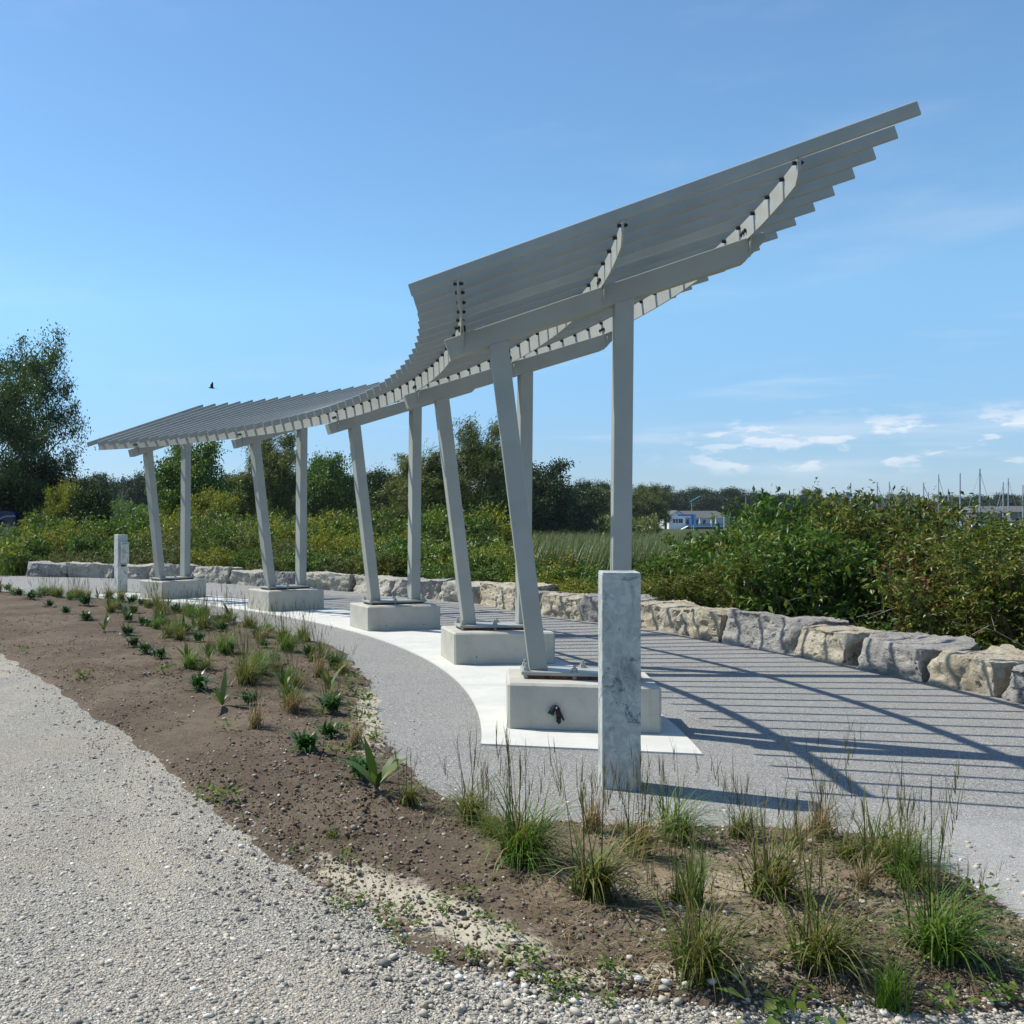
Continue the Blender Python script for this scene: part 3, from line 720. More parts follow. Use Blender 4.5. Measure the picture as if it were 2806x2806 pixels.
# fine crumbs where the path breaks up against the bed
X, Y = scatter(60000, -4, 6, 2.9, 16, lambda X, Y: ((lambda s: (s < 0.10) & (s > -0.30 - 0.15 * R.random(len(X))))(sdf(X, Y, BED))) & (R.random(len(X)) < 0.5), 2.0)
S = np.clip(R.lognormal(math.log(0.011), 0.5, len(X)), 0.005, 0.040)
stones("edge_gravel", X, Y, np.maximum(bz(X, Y) - 0.006, -0.004), S, PEB)
X, Y = scatter(110000, -7, 3, 3.1, 16, lambda X, Y: (sdf(X, Y, BED) > 0.0) & (fbm(X, Y, 0.9, 2, 40) + 0.5 * fbm(X, Y, 5, 3, 71) > R.uniform(-.45, .12, len(X))), 1.9)
S = np.clip(R.lognormal(math.log(0.0095), 0.5, len(X)), 0.004, 0.038)
stones("soil_clods", X, Y, bz(X, Y) - 0.004, S, CLOD, (0.4, 0.8), False)
X, Y = scatter(2600, -6, 3, 3.1, 14, lambda X, Y: (sdf(X, Y, BED) > 0.0), 1.8)
S = np.clip(R.lognormal(math.log(0.014), 0.4, len(X)), 0.007, 0.035)
stones("scattered_pebbles", X, Y, bz(X, Y) + 0.001, S, PEB)
# a handful of bigger pale stones at the gravel edge, each one by itself
big = [(0.62, 3.42), (0.70, 3.40), (0.76, 3.43), (0.67, 3.46), (1.16, 3.37), (1.22, 3.36), (1.27, 3.385), (1.30, 3.35), (1.34, 3.37), (1.38, 3.36), (1.08, 3.40), (0.10, 4.12)]
PALE = plain("pale_stone", (0.58, 0.56, 0.52), 0.8, 0, 0.15, 40)
bs = []
for i, (x, y) in enumerate(big):
    V = ICV * (1 + R.uniform(-.2, .2, (12, 1))) * np.array([R.uniform(.9, 1.3), R.uniform(.7, 1), R.uniform(.5, .75)]) * R.uniform(0.011, 0.019)
    bm = bmesh.new(); vs_ = [bm.verts.new(v) for v in V]; [bm.faces.new([vs_[j] for j in f]) for f in ICF]
    bmesh.ops.subdivide_edges(bm, edges=bm.edges[:], cuts=1, smooth=0.6, use_grid_fill=True); me = bpy.data.meshes.new("pale_stone"); bm.to_mesh(me); bm.free(); me.shade_smooth()
    o = add("pale_stone", me, PALE); o.location = (x, y, float(bed_z(np.array([x]), np.array([y]))[0]) + 0.008); o.rotation_euler = (0, 0, random.uniform(0, 6)); bs.append(o)
bs.sort(key=lambda o: o.location.x / o.location.y)
for i, o in enumerate(bs): tag(o, "pale rounded stone at the gravel edge of the bed, %s from the left" % ordn[i], "stone", "pale stones at the bed edge")

# ------------------------------------------------------------------ leaves and blades (numpy builders)
def px(u, v, z=0.05):
    y = F_PX * (H - z) / (v - YH); return (u - CX) / F_PX * y, y
def leaves(P, D, L, W, fold=0.25, droop=0.0):
    """pointed folded leaves: P base (n,3), D direction (n,3), L length, W width -> verts, quads (2 per leaf sharing the midrib)"""
    n = len(P); D = D / np.linalg.norm(D, axis=1, keepdims=True)
    up = R.normal(size=(n, 3)) * 0.55 + np.array([0, 0, 1.0]); S = np.cross(D, up); S /= np.linalg.norm(S, axis=1, keepdims=True) + 1e-9
    N = np.cross(S, D); L = np.broadcast_to(L, (n,))[:, None]; W = np.broadcast_to(W, (n,))[:, None]
    mid = P + D * L * 0.45 + N * L * 0.04
    tip = P + D * L - np.array([0, 0, 1.0]) * L * droop
    a = mid + S * W / 2 + N * W * fold; b = mid - S * W / 2 + N * W * fold
    V = np.stack([P, a, tip, b, mid - N * L * 0.02], 1).reshape(-1, 3)
    i = 5 * np.arange(n)[:, None]
    # two triangles-pairs folded along the midrib
    Q = np.concatenate([i + np.array([[0, 1, 4]]), i + np.array([[1, 2, 4]]), i + np.array([[2, 3, 4]]), i + np.array([[3, 0, 4]])], 0)
    return V, Q
def quads(P, D, L, W):
    """cheap two-triangle leaf for far foliage"""
    n = len(P); D = D / (np.linalg.norm(D, axis=1, keepdims=True) + 1e-9); up = R.normal(size=(n, 3)) + np.array([0, 0, .8]); S = np.cross(D, up); S /= np.linalg.norm(S, axis=1, keepdims=True) + 1e-9
    L = np.broadcast_to(L, (n,))[:, None]; W = np.broadcast_to(W, (n,))[:, None]; m = P + D * L * 0.45
    N = np.cross(S, D)
    V = np.stack([P, m + S * W / 2 + N * W * .2, P + D * L, m - S * W / 2 + N * W * .2], 1).reshape(-1, 3)
    i = 4 * np.arange(n)[:, None]; return V, np.concatenate([i + np.array([[0, 1, 2]]), i + np.array([[0, 2, 3]])], 0)
def blades(P, A, LEAN, Ln, W, curl, seg=5, flat=True):
    """arching grass blades. A azimuth, LEAN initial angle from vertical, curl added along the blade"""
    n = len(P); V = []; t = np.zeros((n, 3)) + P; ang = LEAN.copy(); h = np.stack([np.cos(A), np.sin(A), 0 * A], 1); side = np.stack([-np.sin(A), np.cos(A), 0 * A], 1)
    for k in range(seg + 1):
        w = W * (1 - (k / seg) ** 1.6) + 0.0004
        V += [t - side * w[:, None] / 2, t + side * w[:, None] / 2]
        d = h * np.sin(ang)[:, None] + np.array([0, 0, 1.0]) * np.cos(ang)[:, None]; t = t + d * (Ln / seg)[:, None]; ang = ang + curl / seg
    V = np.stack(V, 1).reshape(-1, 3); m = 2 * (seg + 1); i = m * np.arange(n)[:, None]; Q = []
    for k in range(seg): Q.append(i + np.array([[2 * k, 2 * k + 1, 2 * k + 3, 2 * k + 2]]))
    return V, np.concatenate(Q, 0)
def join(parts):
    V, Q, o = [], [], 0
    for v, q in parts: V.append(v); Q.append(q + o); o += len(v)
    return np.concatenate(V), np.concatenate(Q)
GRASS = leafmat("tuft_grass", [(0.0, (0.060, 0.095, 0.016)), (0.4, (0.120, 0.155, 0.030)), (0.68, (0.19, 0.195, 0.055)), (0.84, (0.26, 0.20, 0.09)), (1.0, (0.34, 0.27, 0.15))], 0.35, 0.45)
GRASSG = leafmat("fresh_grass", [(0.0, (0.06, 0.13, 0.018)), (0.7, (0.12, 0.22, 0.035)), (1.0, (0.19, 0.26, 0.06))], 0.4, 0.45)
DRY = leafmat("straw", [(0.0, (0.16, 0.10, 0.05)), (0.5, (0.28, 0.20, 0.11)), (1.0, (0.42, 0.35, 0.22))], 0.25, 0.6)
STALK = leafmat("flower_stalk", [(0.0, (0.08, 0.105, 0.025)), (0.6, (0.14, 0.135, 0.045)), (1.0, (0.18, 0.12, 0.065))], 0.1, 0.6)
ROS = leafmat("dark_rosette_leaf", [(0.0, (0.020, 0.060, 0.014)), (0.6, (0.042, 0.105, 0.024)), (1.0, (0.085, 0.150, 0.045))], 0.25, 0.32)
BROAD = leafmat("broad_leaf", [(0.0, (0.050, 0.095, 0.028)), (0.7, (0.10, 0.160, 0.045)), (1.0, (0.19, 0.22, 0.085))], 0.3, 0.4)
WEED = leafmat("seedling_leaf", [(0.0, (0.065, 0.125, 0.022)), (0.6, (0.12, 0.20, 0.04)), (1.0, (0.24, 0.25, 0.08))], 0.35, 0.45)

def tuft_mesh(seed, n=130, h=0.42, stalks=9, sh=0.62, spread=0.9, lean=(0.0, 0.0)):
    global R
    keep, R = R, np.random.default_rng(seed)
    A = R.uniform(0, 2 * np.pi, n); P = np.stack([R.normal(0, .028, n), R.normal(0, .028, n), np.zeros(n) - 0.01], 1)
    Ln = h * R.uniform(.45, 1.1, n); LE = R.uniform(0.03, .55, n) * spread; cu = R.uniform(.5, 2.3, n) * spread
    # the wind has laid most blades over to the right
    A = np.where(R.random(n) < 0.6, R.normal(-.3, 0.9, n), A)
    lv = blades(P, A, LE, Ln, R.uniform(.0035, .0075, n) * 1.15, cu, 6)
    m = stalks; A2 = R.uniform(0, 2 * np.pi, m); P2 = np.stack([R.normal(0, .03, m), R.normal(0, .03, m), np.zeros(m)], 1)
    L2 = sh * R.uniform(.6, 1.05, m); le2 = np.abs(R.normal(0.12, .24, m))
    parts = []
    for w, az in ((0.0052, 0), (0.0052, np.pi / 2)):
        v, q = blades(P2, A2 + az * 0, le2, L2, np.full(m, w), np.full(m, 0.12), 4); parts.append((v, q))
    # seed heads: short fans of fine spikelets at the tips
    hd = []
    for j in range(m):
        d = np.array([math.cos(A2[j]) * math.sin(le2[j] + .08), math.sin(A2[j]) * math.sin(le2[j] + .08), math.cos(le2[j] + .08)])
        k = 9; f = R.uniform(.62, .98, k)[:, None]; pp = P2[j] + d * L2[j] * f
        hd.append(blades(pp, R.uniform(0, 2 * np.pi, k), R.uniform(.05, .4, k), R.uniform(.05, .13, k), np.full(k, .0028), np.full(k, .2), 2))
    R = keep
    return np_mesh("blades", *lv), np_mesh("stalks", *join(parts + hd)) if m else None
def rosette_mesh(seed, n=92, r=0.17):
    """a low mound of lance-shaped leaves that arch over and droop at the tips"""
    global R
    keep, R = R, np.random.default_rng(seed)
    A = np.arange(n) * 2.399 + R.normal(0, .35, n); t = R.random(n)
    LE = 1.15 - 1.05 * t + R.normal(0, .15, n); Ln = r * (1.05 - .35 * t) * R.uniform(.55, 1.15, n)
    P = np.stack([R.normal(0, .022, n), R.normal(0, .022, n), R.uniform(.0, .045, n)], 1)
    v, q = blades(P, A, LE, Ln, Ln * R.uniform(.10, .17, n), R.uniform(.7, 1.9, n), 5)
    V = v.reshape(n, 6, 2, 3); c = V.mean(2, keepdims=True); prof = np.array([.45, .85, 1.15, 1.2, 1.1, 1])[None, :, None, None]; V = c + (V - c) * prof; V[:, :, :, 2] = np.maximum(V[:, :, :, 2], 0.002)
    R = keep; return np_mesh("leaves", V.reshape(-1, 3), q)
def broad_mesh(seed, n=9, L=0.34):
    global R
    keep, R = R, np.random.default_rng(seed)
    A = np.arange(n) * 2.399 + R.normal(0, .3, n); LE = R.uniform(.15, 1.0, n); Ln = L * R.uniform(.6, 1.1, n)
    v, q = blades(np.zeros((n, 3)), A, LE, Ln, Ln * 0.15, R.uniform(.2, 1.2, n), 7)
    V = v.reshape(n, 8, 2, 3); c = V.mean(2, keepdims=True); prof = np.array([.25, .55, 1.0, 1.3, 1.4, 1.35, 1.1, 1])[None, :, None, None]; V = c + (V - c) * prof; V[:, :, :, 2] = np.maximum(V[:, :, :, 2], 0.004)
    R = keep; return np_mesh("leaves", V.reshape(-1, 3), q)
def weed_mesh(seed, n=26, r=0.07, h=0.06):
    global R
    keep, R = R, np.random.default_rng(seed)
    P = np.stack([R.normal(0, r * .5, n), R.normal(0, r * .5, n), R.uniform(0.003, h, n)], 1); D = np.stack([R.normal(size=n), R.normal(size=n), R.uniform(-.1, .7, n)], 1)
    a = leaves(P, D, R.uniform(.5, 1, n) * r * 0.75, R.uniform(.5, 1, n) * r * .34)
    R = keep; return np_mesh("leaves", *a)
# ---- prototypes -> copies. Every plant is an Empty with its parts under it
PROTO = {}
def proto_plant(kind, var):
    key = (kind, var)
    if key in PROTO: return PROTO[key]
    if kind == "tuft": lv, st = tuft_mesh(300 + var, 190, 0.40, (5, 8, 3, 7)[var % 4], 0.52, 1.25); PROTO[key] = [("blades", lv, GRASS), ("stalks", st, STALK)]
    elif kind == "lush": lv, st = tuft_mesh(340 + var, 230, 0.44, 3, 0.50, 1.4); PROTO[key] = [("blades", lv, GRASSG), ("stalks", st, STALK)]
    elif kind == "thin": lv, st = tuft_mesh(360 + var, 60, 0.30, 7, 0.55, 1.2); PROTO[key] = [("blades", lv, GRASS), ("stalks", st, STALK)]
    elif kind == "dry": lv, st = tuft_mesh(380 + var, 110, 0.30, 5, 0.42, .9); PROTO[key] = [("blades", lv, DRY), ("stalks", st, STALK)]
    elif kind == "green": lv, st = tuft_mesh(400 + var, 120, 0.30, 0, 0.3, .55) ; PROTO[key] = [("blades", lv, GRASSG)]
    elif kind == "rosette": PROTO[key] = [("leaves", rosette_mesh(420 + var), ROS)]
    elif kind == "broad": PROTO[key] = [("leaves", broad_mesh(440 + var), BROAD)]
    elif kind == "weed": PROTO[key] = [("leaves", weed_mesh(460 + var), WEED)]
    return PROTO[key]
NAMES = {"tuft": ("grass_tuft", "grass"), "lush": ("grass_tuft", "grass"), "thin": ("grass_tuft", "grass"), "dry": ("grass_tuft", "grass"), "green": ("grass_tuft", "grass"),
         "rosette": ("rosette_plant", "plant"), "broad": ("broadleaf_plant", "plant"), "weed": ("seedling", "seedling")}
DESC = {"tuft": ("olive grass with seed stalks", "olive grass tufts in the bed"), "lush": ("lush green arching grass clump", "lush grass clumps in the bed"), "thin": ("sparse thin-stalked grass", "thin grasses in the bed"),
        "dry": ("dry brown grass tuft", "dry grass tufts in the bed"), "green": ("short bright green grass", "fresh green tufts in the bed"),
        "rosette": ("dark green rosette plant", "dark rosette plants in the bed"), "broad": ("long-leaved plant", "broad-leaved plants in the bed"), "weed": ("tiny green seedling", "seedlings on the bed")}
plants = []
def plant(kind, u, v, size, var=None):
    """u, v: where its base stands in the photograph; size: its real size factor"""
    x, y = px(u, v); var = random.randrange(4) if var is None else var
    root = empty(NAMES[kind][0], (x, y, float(bed_z(np.array([x]), np.array([y]))[0]) + 0.004), random.uniform(-.5, .5) if kind in ("tuft", "lush", "thin", "dry") else random.uniform(0, 6.28))
    root.scale = (size,) * 3
    for nm, me, mt in proto_plant(kind, var): add(nm, me, mt, root)
    plants.append((kind, root, u)); return root
z5 = lambda x, y: (200 + x / 1.932, 1400 + y / 1.932)
z0 = lambda x, y: (x / 2.76, 1500 + y / 2.76)
zn = lambda x, y: (900 + x / 1.932, 2000 + y / 1.932)
zr = lambda x, y: (1800 + x / 1.9205, 2000 + y / 1.9205)
zc = lambda x, y: (1200 + x / 2.415, 2000 + y / 2.415)
for x, y, w in ((672, 955, 150), (385, 765, 105), (460, 790, 100), (815, 765, 95), (975, 675, 90), (1030, 640, 75), (805, 600, 92), (460, 600, 75), (370, 615, 75), (240, 520, 80), (65, 585, 80), (705, 630, 90), (665, 700, 95),
                (1370, 1070, 175), (1350, 1195, 155), (1235, 1285, 185), (320, 548, 75), (285, 670, 95), (320, 730, 95), (690, 575, 95), (545, 550, 90), (310, 490, 70), (365, 505, 70), (1385, 830, 140), (930, 1040, 120), (1010, 560, 60), (620, 540, 80), (1250, 770, 110), (600, 655, 80)):
    u, v = z5(x, y); plant("rosette", u, v, (w / 1.932) / F_PX * px(u, v)[1] / 0.20)
for x, y, w in ((235, 400, 110), (375, 462, 95), (500, 518, 100), (650, 565, 110), (640, 455, 150), (60, 330, 90), (140, 370, 110), (900, 475, 80)):
    u, v = z0(x, y); plant("rosette", u, v, (w / 2.76) / F_PX * px(u, v)[1] / 0.20)
u, v = zn(170, 262); plant("rosette", u, v, 1.0)
for x, y, w in ((165, 645, 1.0), (640, 640, .9), (790, 1050, 1.15), (1360, 960, 1.15), (1120, 960, .9), (505, 495, .7), (720, 800, .8), (600, 800, .9)):
    u, v = z5(x, y); plant("broad", u, v, w * .78)
u, v = zn(255, 330); plant("broad", u, v, 1.05, 1)
for x, y, w in ((560, 400, .7), (740, 400, .8), (960, 270, .5), (300, 330, .8), (150, 300, .7), (30, 300, .7)):
    u, v = z0(x, y); plant("broad", u, v, w * .78)
# tall tufts, most of them in the front corner of the bed
for k, c, x, y, s in (("tuft", zc, 210, 590, .92), ("lush", zc, 560, 905, 1.0), ("tuft", zc, 545, 880, 1.12), ("tuft", zc, 1010, 1120, 1.12), ("dry", zc, 1320, 855, 1.0), ("thin", zc, 1300, 840, .95), ("lush", zc, 1560, 735, .92),
                      ("tuft", zc, 345, 700, .55), ("dry", zc, 1010, 655, .8), ("green", zc, 1670, 1165, .8), ("tuft", zc, 1735, 1590, 1.05), ("thin", zc, 1560, 1150, .5), ("thin", zc, 1210, 640, .55),
                      ("tuft", zr, 430, 565, .62), ("tuft", zr, 590, 890, 1.12), ("dry", zr, 610, 900, .9), ("thin", zr, 870, 540, .95), ("dry", zr, 850, 570, .8), ("tuft", zr, 1150, 745, .95), ("lush", zr, 1290, 800, .75), ("tuft", zr, 850, 1215, 1.02), ("thin", zr, 960, 1180, .8),
                      ("lush", zr, 1490, 1190, .95), ("thin", zr, 1440, 1150, 1.1), ("green", zr, 1225, 1380, .72), ("thin", zr, 200, 1290, .8), ("tuft", zr, 1000, 700, .6), ("thin", zr, 1350, 860, .7), ("dry", zr, 1080, 860, .6), ("dry", zr, 720, 620, .7), ("thin", zr, 1640, 1010, .5), ("tuft", zr, 1300, 640, .6),
                      ("tuft", zn, 420, 395, .62), ("thin", zn, 15, 560, .35),
                      ("tuft", z5, 920, 930, 1.05), ("tuft", z5, 905, 900, .9), ("tuft", z5, 925, 615, .85), ("thin", z5, 935, 600, .9), ("tuft", z5, 1105, 695, .9), ("thin", z5, 1115, 680, 1.0), ("dry", z5, 1160, 1080, .85), ("tuft", z5, 1150, 1060, .8), ("tuft", z5, 200, 548, .85), ("thin", z5, 800, 600, 1.1), ("dry", z5, 960, 1160, .8),
                      ("dry", z5, 1490, 1245, .75), ("lush", z5, 620, 850, .85), ("dry", z5, 1070, 855, .8), ("tuft", z5, 450, 555, .8), ("thin", z5, 300, 650, .7), ("dry", z5, 740, 745, .6), ("tuft", z5, 560, 690, .7), ("tuft", z5, 700, 860, .6), ("thin", z5, 1270, 800, .8), ("dry", z5, 1400, 1010, .5), ("tuft", z5, 1420, 860, .6), ("thin", z5, 600, 560, .7),
                      ("tuft", z0, 390, 330, .9), ("tuft", z0, 570, 320, .8), ("dry", z0, 300, 290, .8), ("tuft", z0, 850, 480, .7), ("thin", z0, 830, 330, .9), ("tuft", z0, 440, 250, .7), ("dry", z0, 100, 250, .8), ("tuft", z0, 330, 260, .8), ("tuft", z0, 700, 310, .7), ("thin", z0, 1400, 460, .8), ("thin", z0, 1700, 590, 1.0),
                      ("tuft", z0, 30, 240, .9), ("lush", z0, 160, 230, .8)):
    u, v = c(x, y); plant(k, u, v, s)
for x, y in ((100, 870), (190, 970), (60, 900), (320, 900), (310, 980), (370, 1060), (560, 1150), (740, 1160), (960, 1190), (1040, 1260), (1300, 1290), (1500, 1250), (1490, 1350), (1210, 1290), (1150, 1275), (820, 990), (410, 925), (480, 985), (590, 920), (100, 700), (180, 850), (30, 850), (730, 870), (1060, 1195), (1480, 1400), (940, 1060), (1230, 1340)):
    u, v = zn(x, y); plant("weed", u, v, random.uniform(.45, .85))
for x, y in ((720, 1480), (150, 1200), (1760, 700), (1560, 1420), (1850, 1370), (720, 1220), (1640, 860)):
    u, v = zr(x, y); plant("weed", u, v, 2.0 if x == 720 and y == 1480 else random.uniform(.7, 1.1))
for x, y in ((1470, 960), (1560, 1010), (1480, 900), (1530, 1110), (1460, 1040), (1600, 1200), (1430, 850), (1220, 700), (1300, 740), (60, 880), (800, 1170), (500, 870), (1440, 1190), (1540, 950), (1410, 1310), (1300, 1090)):
    u, v = z5(x, y); plant("weed", u, v, random.uniform(.9, 1.4))
for x, y in ((1570, 1845), (1720, 1880), (170, 790), (600, 985)):
    u, v = z0(x, y); plant("weed", u, v, 1.1)
rx = random.Random(5)
for _ in range(620):
    x = rx.uniform(-8.5, 0.35); y = rx.uniform(8.0, 23.5)
    if sdf(np.array([x]), np.array([y]), BED)[0] < 0.15 or x < (-4.9 + (19.5 - y) * 0.42 if y < 18.5 else -4.5 - (y - 18.5) * 1.1): continue
    u = CX + F_PX * x / y; v = YH + F_PX * (H - 0.05) / y
    plant(rx.choice(("tuft", "dry", "rosette", "weed", "broad", "thin", "tuft", "lush", "rosette")), u, v, rx.uniform(.6, 1.05))
for _ in range(75):
    x = rx.uniform(-8.5, -3.6); y = rx.uniform(18.2, 24.0)
    if sdf(np.array([x]), np.array([y]), BED)[0] < 0.2 or y < 14.2 - x * 1.05: continue
    plant(rx.choice(("tuft", "lush", "rosette", "broad", "lush", "thin", "dry")), CX + F_PX * x / y, YH + F_PX * (H - 0.05) / y, rx.uniform(.7, 1.2))
for kind in DESC:
    row = sorted([(u, o) for k, o, u in plants if k == kind], key=lambda t: t[0]); nm, ct = NAMES[kind]
    for i, (u, o) in enumerate(row):
        y = o.location.y; s = o.scale[0]
        where = "in front corner" if y < 5.4 and u > 1100 else "by the gravel" if sdf(np.array([o.location.x]), np.array([y]), BED)[0] < 0.25 and u < 1500 else "at the back" if y > 12 else "in the bed"
        w_ = i if i < len(row) / 2 else len(row) - 1 - i; side = "left" if i < len(row) / 2 else "right"
        tag(o, "%s %s, %s from the %s" % (DESC[kind][0], where, ordn[w_] if w_ < len(ordn) else ordn[-1], side), ct, DESC[kind][1])
# dead clippings and fine seedling fuzz lying on the soil
X, Y = scatter(15000, -6, 3, 3.1, 16, lambda X, Y: (sdf(X, Y, BED) > 0.02) & (fbm(X, Y, 1.6, 3, 81) > R.uniform(-.1, .35, len(X))), 1.7)
X2, Y2 = scatter(6000, 0.8, 3, 3.2, 5.3, lambda X, Y: sdf(X, Y, BED) > 0.03, 1.3); X = np.concatenate([X, X2]); Y = np.concatenate([Y, Y2])
n = len(X); P = np.stack([X, Y, bed_z(X, Y) + .004], 1)
o = add("plant_litter", np_mesh("plant_litter", *blades(P, R.uniform(0, 6.28, n), R.uniform(1.0, 1.6, n), R.uniform(.015, .07, n), R.uniform(.0015, .004, n), R.normal(0, .5, n), 2)), DRY); tag(o, kind="stuff")
X, Y = scatter(11000, -6, 3, 3.1, 16, lambda X, Y: (lambda s: (s > 0.0) & ((s < .35) | (fbm(X, Y, 1.1, 3, 90) > .12)))(sdf(X, Y, BED)) & (R.random(len(X)) < .6), 1.6)
n = len(X); P = np.stack([X, Y, bed_z(X, Y) + .002], 1)
o = add("weed_fuzz", np_mesh("weed_fuzz", *blades(P, R.uniform(0, 6.28, n), R.uniform(.2, 1.3, n), R.uniform(.015, .06, n), R.uniform(.002, .006, n), R.normal(0.5, .5, n), 2)), WEED); tag(o, kind="stuff")

# ------------------------------------------------------------------ shrubs, meadow, reeds and trees beyond the boulders
F_OL = leafmat("olive_shrub_leaf", [(0.0, (0.041, 0.074, 0.014)), (0.35, (0.088, 0.135, 0.024)), (0.65, (0.142, 0.182, 0.035)), (0.85, (0.230, 0.223, 0.054)), (0.95, (0.21, 0.12, 0.045)), (1.0, (0.324, 0.270, 0.135))], 0.32, 0.32)
F_GR = leafmat("green_shrub_leaf", [(0.0, (0.035, 0.084, 0.016)), (0.5, (0.081, 0.159, 0.030)), (0.85, (0.142, 0.216, 0.047)), (1.0, (0.257, 0.284, 0.081))], 0.34, 0.35)
F_YE = leafmat("yellow_green_leaf", [(0.0, (0.085, 0.116, 0.019)), (0.5, (0.194, 0.232, 0.034)), (0.85, (0.326, 0.310, 0.054)), (1.0, (0.465, 0.372, 0.078))], 0.38, 0.4)
F_DK = leafmat("dark_tree_leaf", [(0.0, (0.015, 0.033, 0.010)), (0.6, (0.035, 0.065, 0.018)), (1.0, (0.069, 0.100, 0.027))], 0.25, 0.4)
F_PO = leafmat("poplar_leaf", [(0.0, (0.030, 0.068, 0.018)), (0.6, (0.068, 0.120, 0.033)), (1.0, (0.150, 0.195, 0.075))], 0.3, 0.28)
F_WI = leafmat("willow_leaf", [(0.0, (0.065, 0.090, 0.023)), (0.5, (0.123, 0.152, 0.041)), (0.85, (0.196, 0.210, 0.072)), (1.0, (0.275, 0.275, 0.145))], 0.32, 0.35)
F_RE = leafmat("reed_blade", [(0.0, (0.030, 0.059, 0.013)), (0.5, (0.060, 0.098, 0.024)), (0.85, (0.104, 0.133, 0.038)), (1.0, (0.173, 0.167, 0.076))], 0.28, 0.4)
F_GO = leafmat("goldenrod", [(0.0, (0.25, 0.19, 0.02)), (1.0, (0.42, 0.33, 0.04))], 0.3, 0.5)
F_RD = leafmat("reddish_leaf", [(0.0, (0.09, 0.035, 0.018)), (0.6, (0.17, 0.075, 0.03)), (1.0, (0.20, 0.15, 0.05))], 0.35, 0.4)
F_MD = leafmat("mid_green_tree_leaf", [(0.0, (0.030, 0.050, 0.014)), (0.6, (0.062, 0.088, 0.022)), (1.0, (0.11, 0.125, 0.035))], 0.28, 0.5)
BARK = plain("grey_bark", (0.10, 0.085, 0.068), 0.9, 0, 0.35, 12)
TWIG = plain("dry_twig", (0.22, 0.18, 0.14), 0.85, 0, 0.3, 20)
STEMR = plain("red_brown_stem", (0.13, 0.065, 0.04), 0.7, 0, 0.3, 20)

def shrub_parts(seed, w, h, nstem, twigs, per, ll, asp=0.36, clump=1.0, up=0.5):
    """a bush as stems fanning out of the ground, twigs along them and leaves in whorls along every twig"""
    global R
    keep, R = R, np.random.default_rng(seed); mb = MB(); P = []; D = []
    for i in range(nstem):
        a = R.uniform(0, 6.283); rr = (R.random() ** 0.6) * w / 2; hh = h * (1 - 0.30 * (rr / (w / 2)) ** 2) * R.uniform(.76, .98)
        b = np.array([math.cos(a) * rr * .35, math.sin(a) * rr * .35, -0.05]); e = np.array([math.cos(a) * rr, math.sin(a) * rr, hh]); m = (b + e) / 2 + np.array([0, 0, h * .12]) + R.normal(0, .04, 3)
        c = [b, m, e]; mb.tube([b, (b + m) / 2 + R.normal(0, .02, 3), m, e], [0.010, .008, .006, .002], 4, False)
        for _ in range(twigs):
            t = R.uniform(.18, 1.0); q = (1 - t) ** 2 * b + 2 * t * (1 - t) * m + t * t * e
            d = np.array([R.normal(), R.normal(), R.normal(up, .5)]); d /= np.linalg.norm(d); tl = R.uniform(.12, .34) * clump
            f = np.sort(R.random(per))[:, None]; pp = q + d * tl * f; dd = d * .5 + R.normal(0, .8, (per, 3)) + np.array([0, 0, .1]); P.append(pp); D.append(dd)
    P = np.concatenate(P); D = np.concatenate(D); P[:, 2] = np.maximum(P[:, 2], 0.02)
    L = ll * R.uniform(.6, 1.25, len(P)); v = leaves(P, D, L, L * asp * R.uniform(.8, 1.2, len(P)), .22, .1); st = mb.mesh("stems"); R = keep
    return np_mesh("foliage", *v), st
SHRUBS = {}
def shrub_proto(kind, var):
    k = (kind, var)
    if k not in SHRUBS:
        s = 700 + var * 13 + hash_(kind)
        if kind == "olive": SHRUBS[k] = shrub_parts(s, 2.3, 1.9, 38, 26, 10, .088, .36) + (F_OL, STEMR)
        elif kind == "green": SHRUBS[k] = shrub_parts(s, 1.9, 1.15, 26, 18, 9, .095, .42) + (F_GR, BARK)
        elif kind == "mixed": SHRUBS[k] = shrub_parts(s, 1.8, 1.1, 28, 18, 9, .07, .32) + (F_WI, TWIG)
        elif kind == "yellow": SHRUBS[k] = shrub_parts(s, 1.9, 1.05, 26, 18, 9, .085, .34) + (F_YE, BARK)
        elif kind == "red": SHRUBS[k] = shrub_parts(s, 1.2, 1.4, 16, 14, 8, .075, .36) + (F_RD, STEMR)
    return SHRUBS[k]
def wall_side(X, Y):
    """distance behind the boulder line (positive beyond it)"""
    xi = np.interp(Y, WALLC[::-1, 1], WALLC[::-1, 0]); yi = np.interp(X, WALLC[:, 0], WALLC[:, 1]); return np.where(X > 0.8, (X - xi) * .8, np.where(X < -9, -1, Y - yi))
def hash_(s): return sum(ord(c) * (i + 3) for i, c in enumerate(s)) % 97
SHR = []
def shrub(kind, var, x, y, s, sz, z=None):
    f, st, m1, m2 = shrub_proto(kind, var); root = empty("shrub", (x, y, float(terrain_z(x, y)) if z is None else z), random.uniform(0, 6.28)); root.scale = (s, s, sz)
    add("foliage", f, m1, root); add("stems", st, m2, root); SHR.append((kind, root)); return root
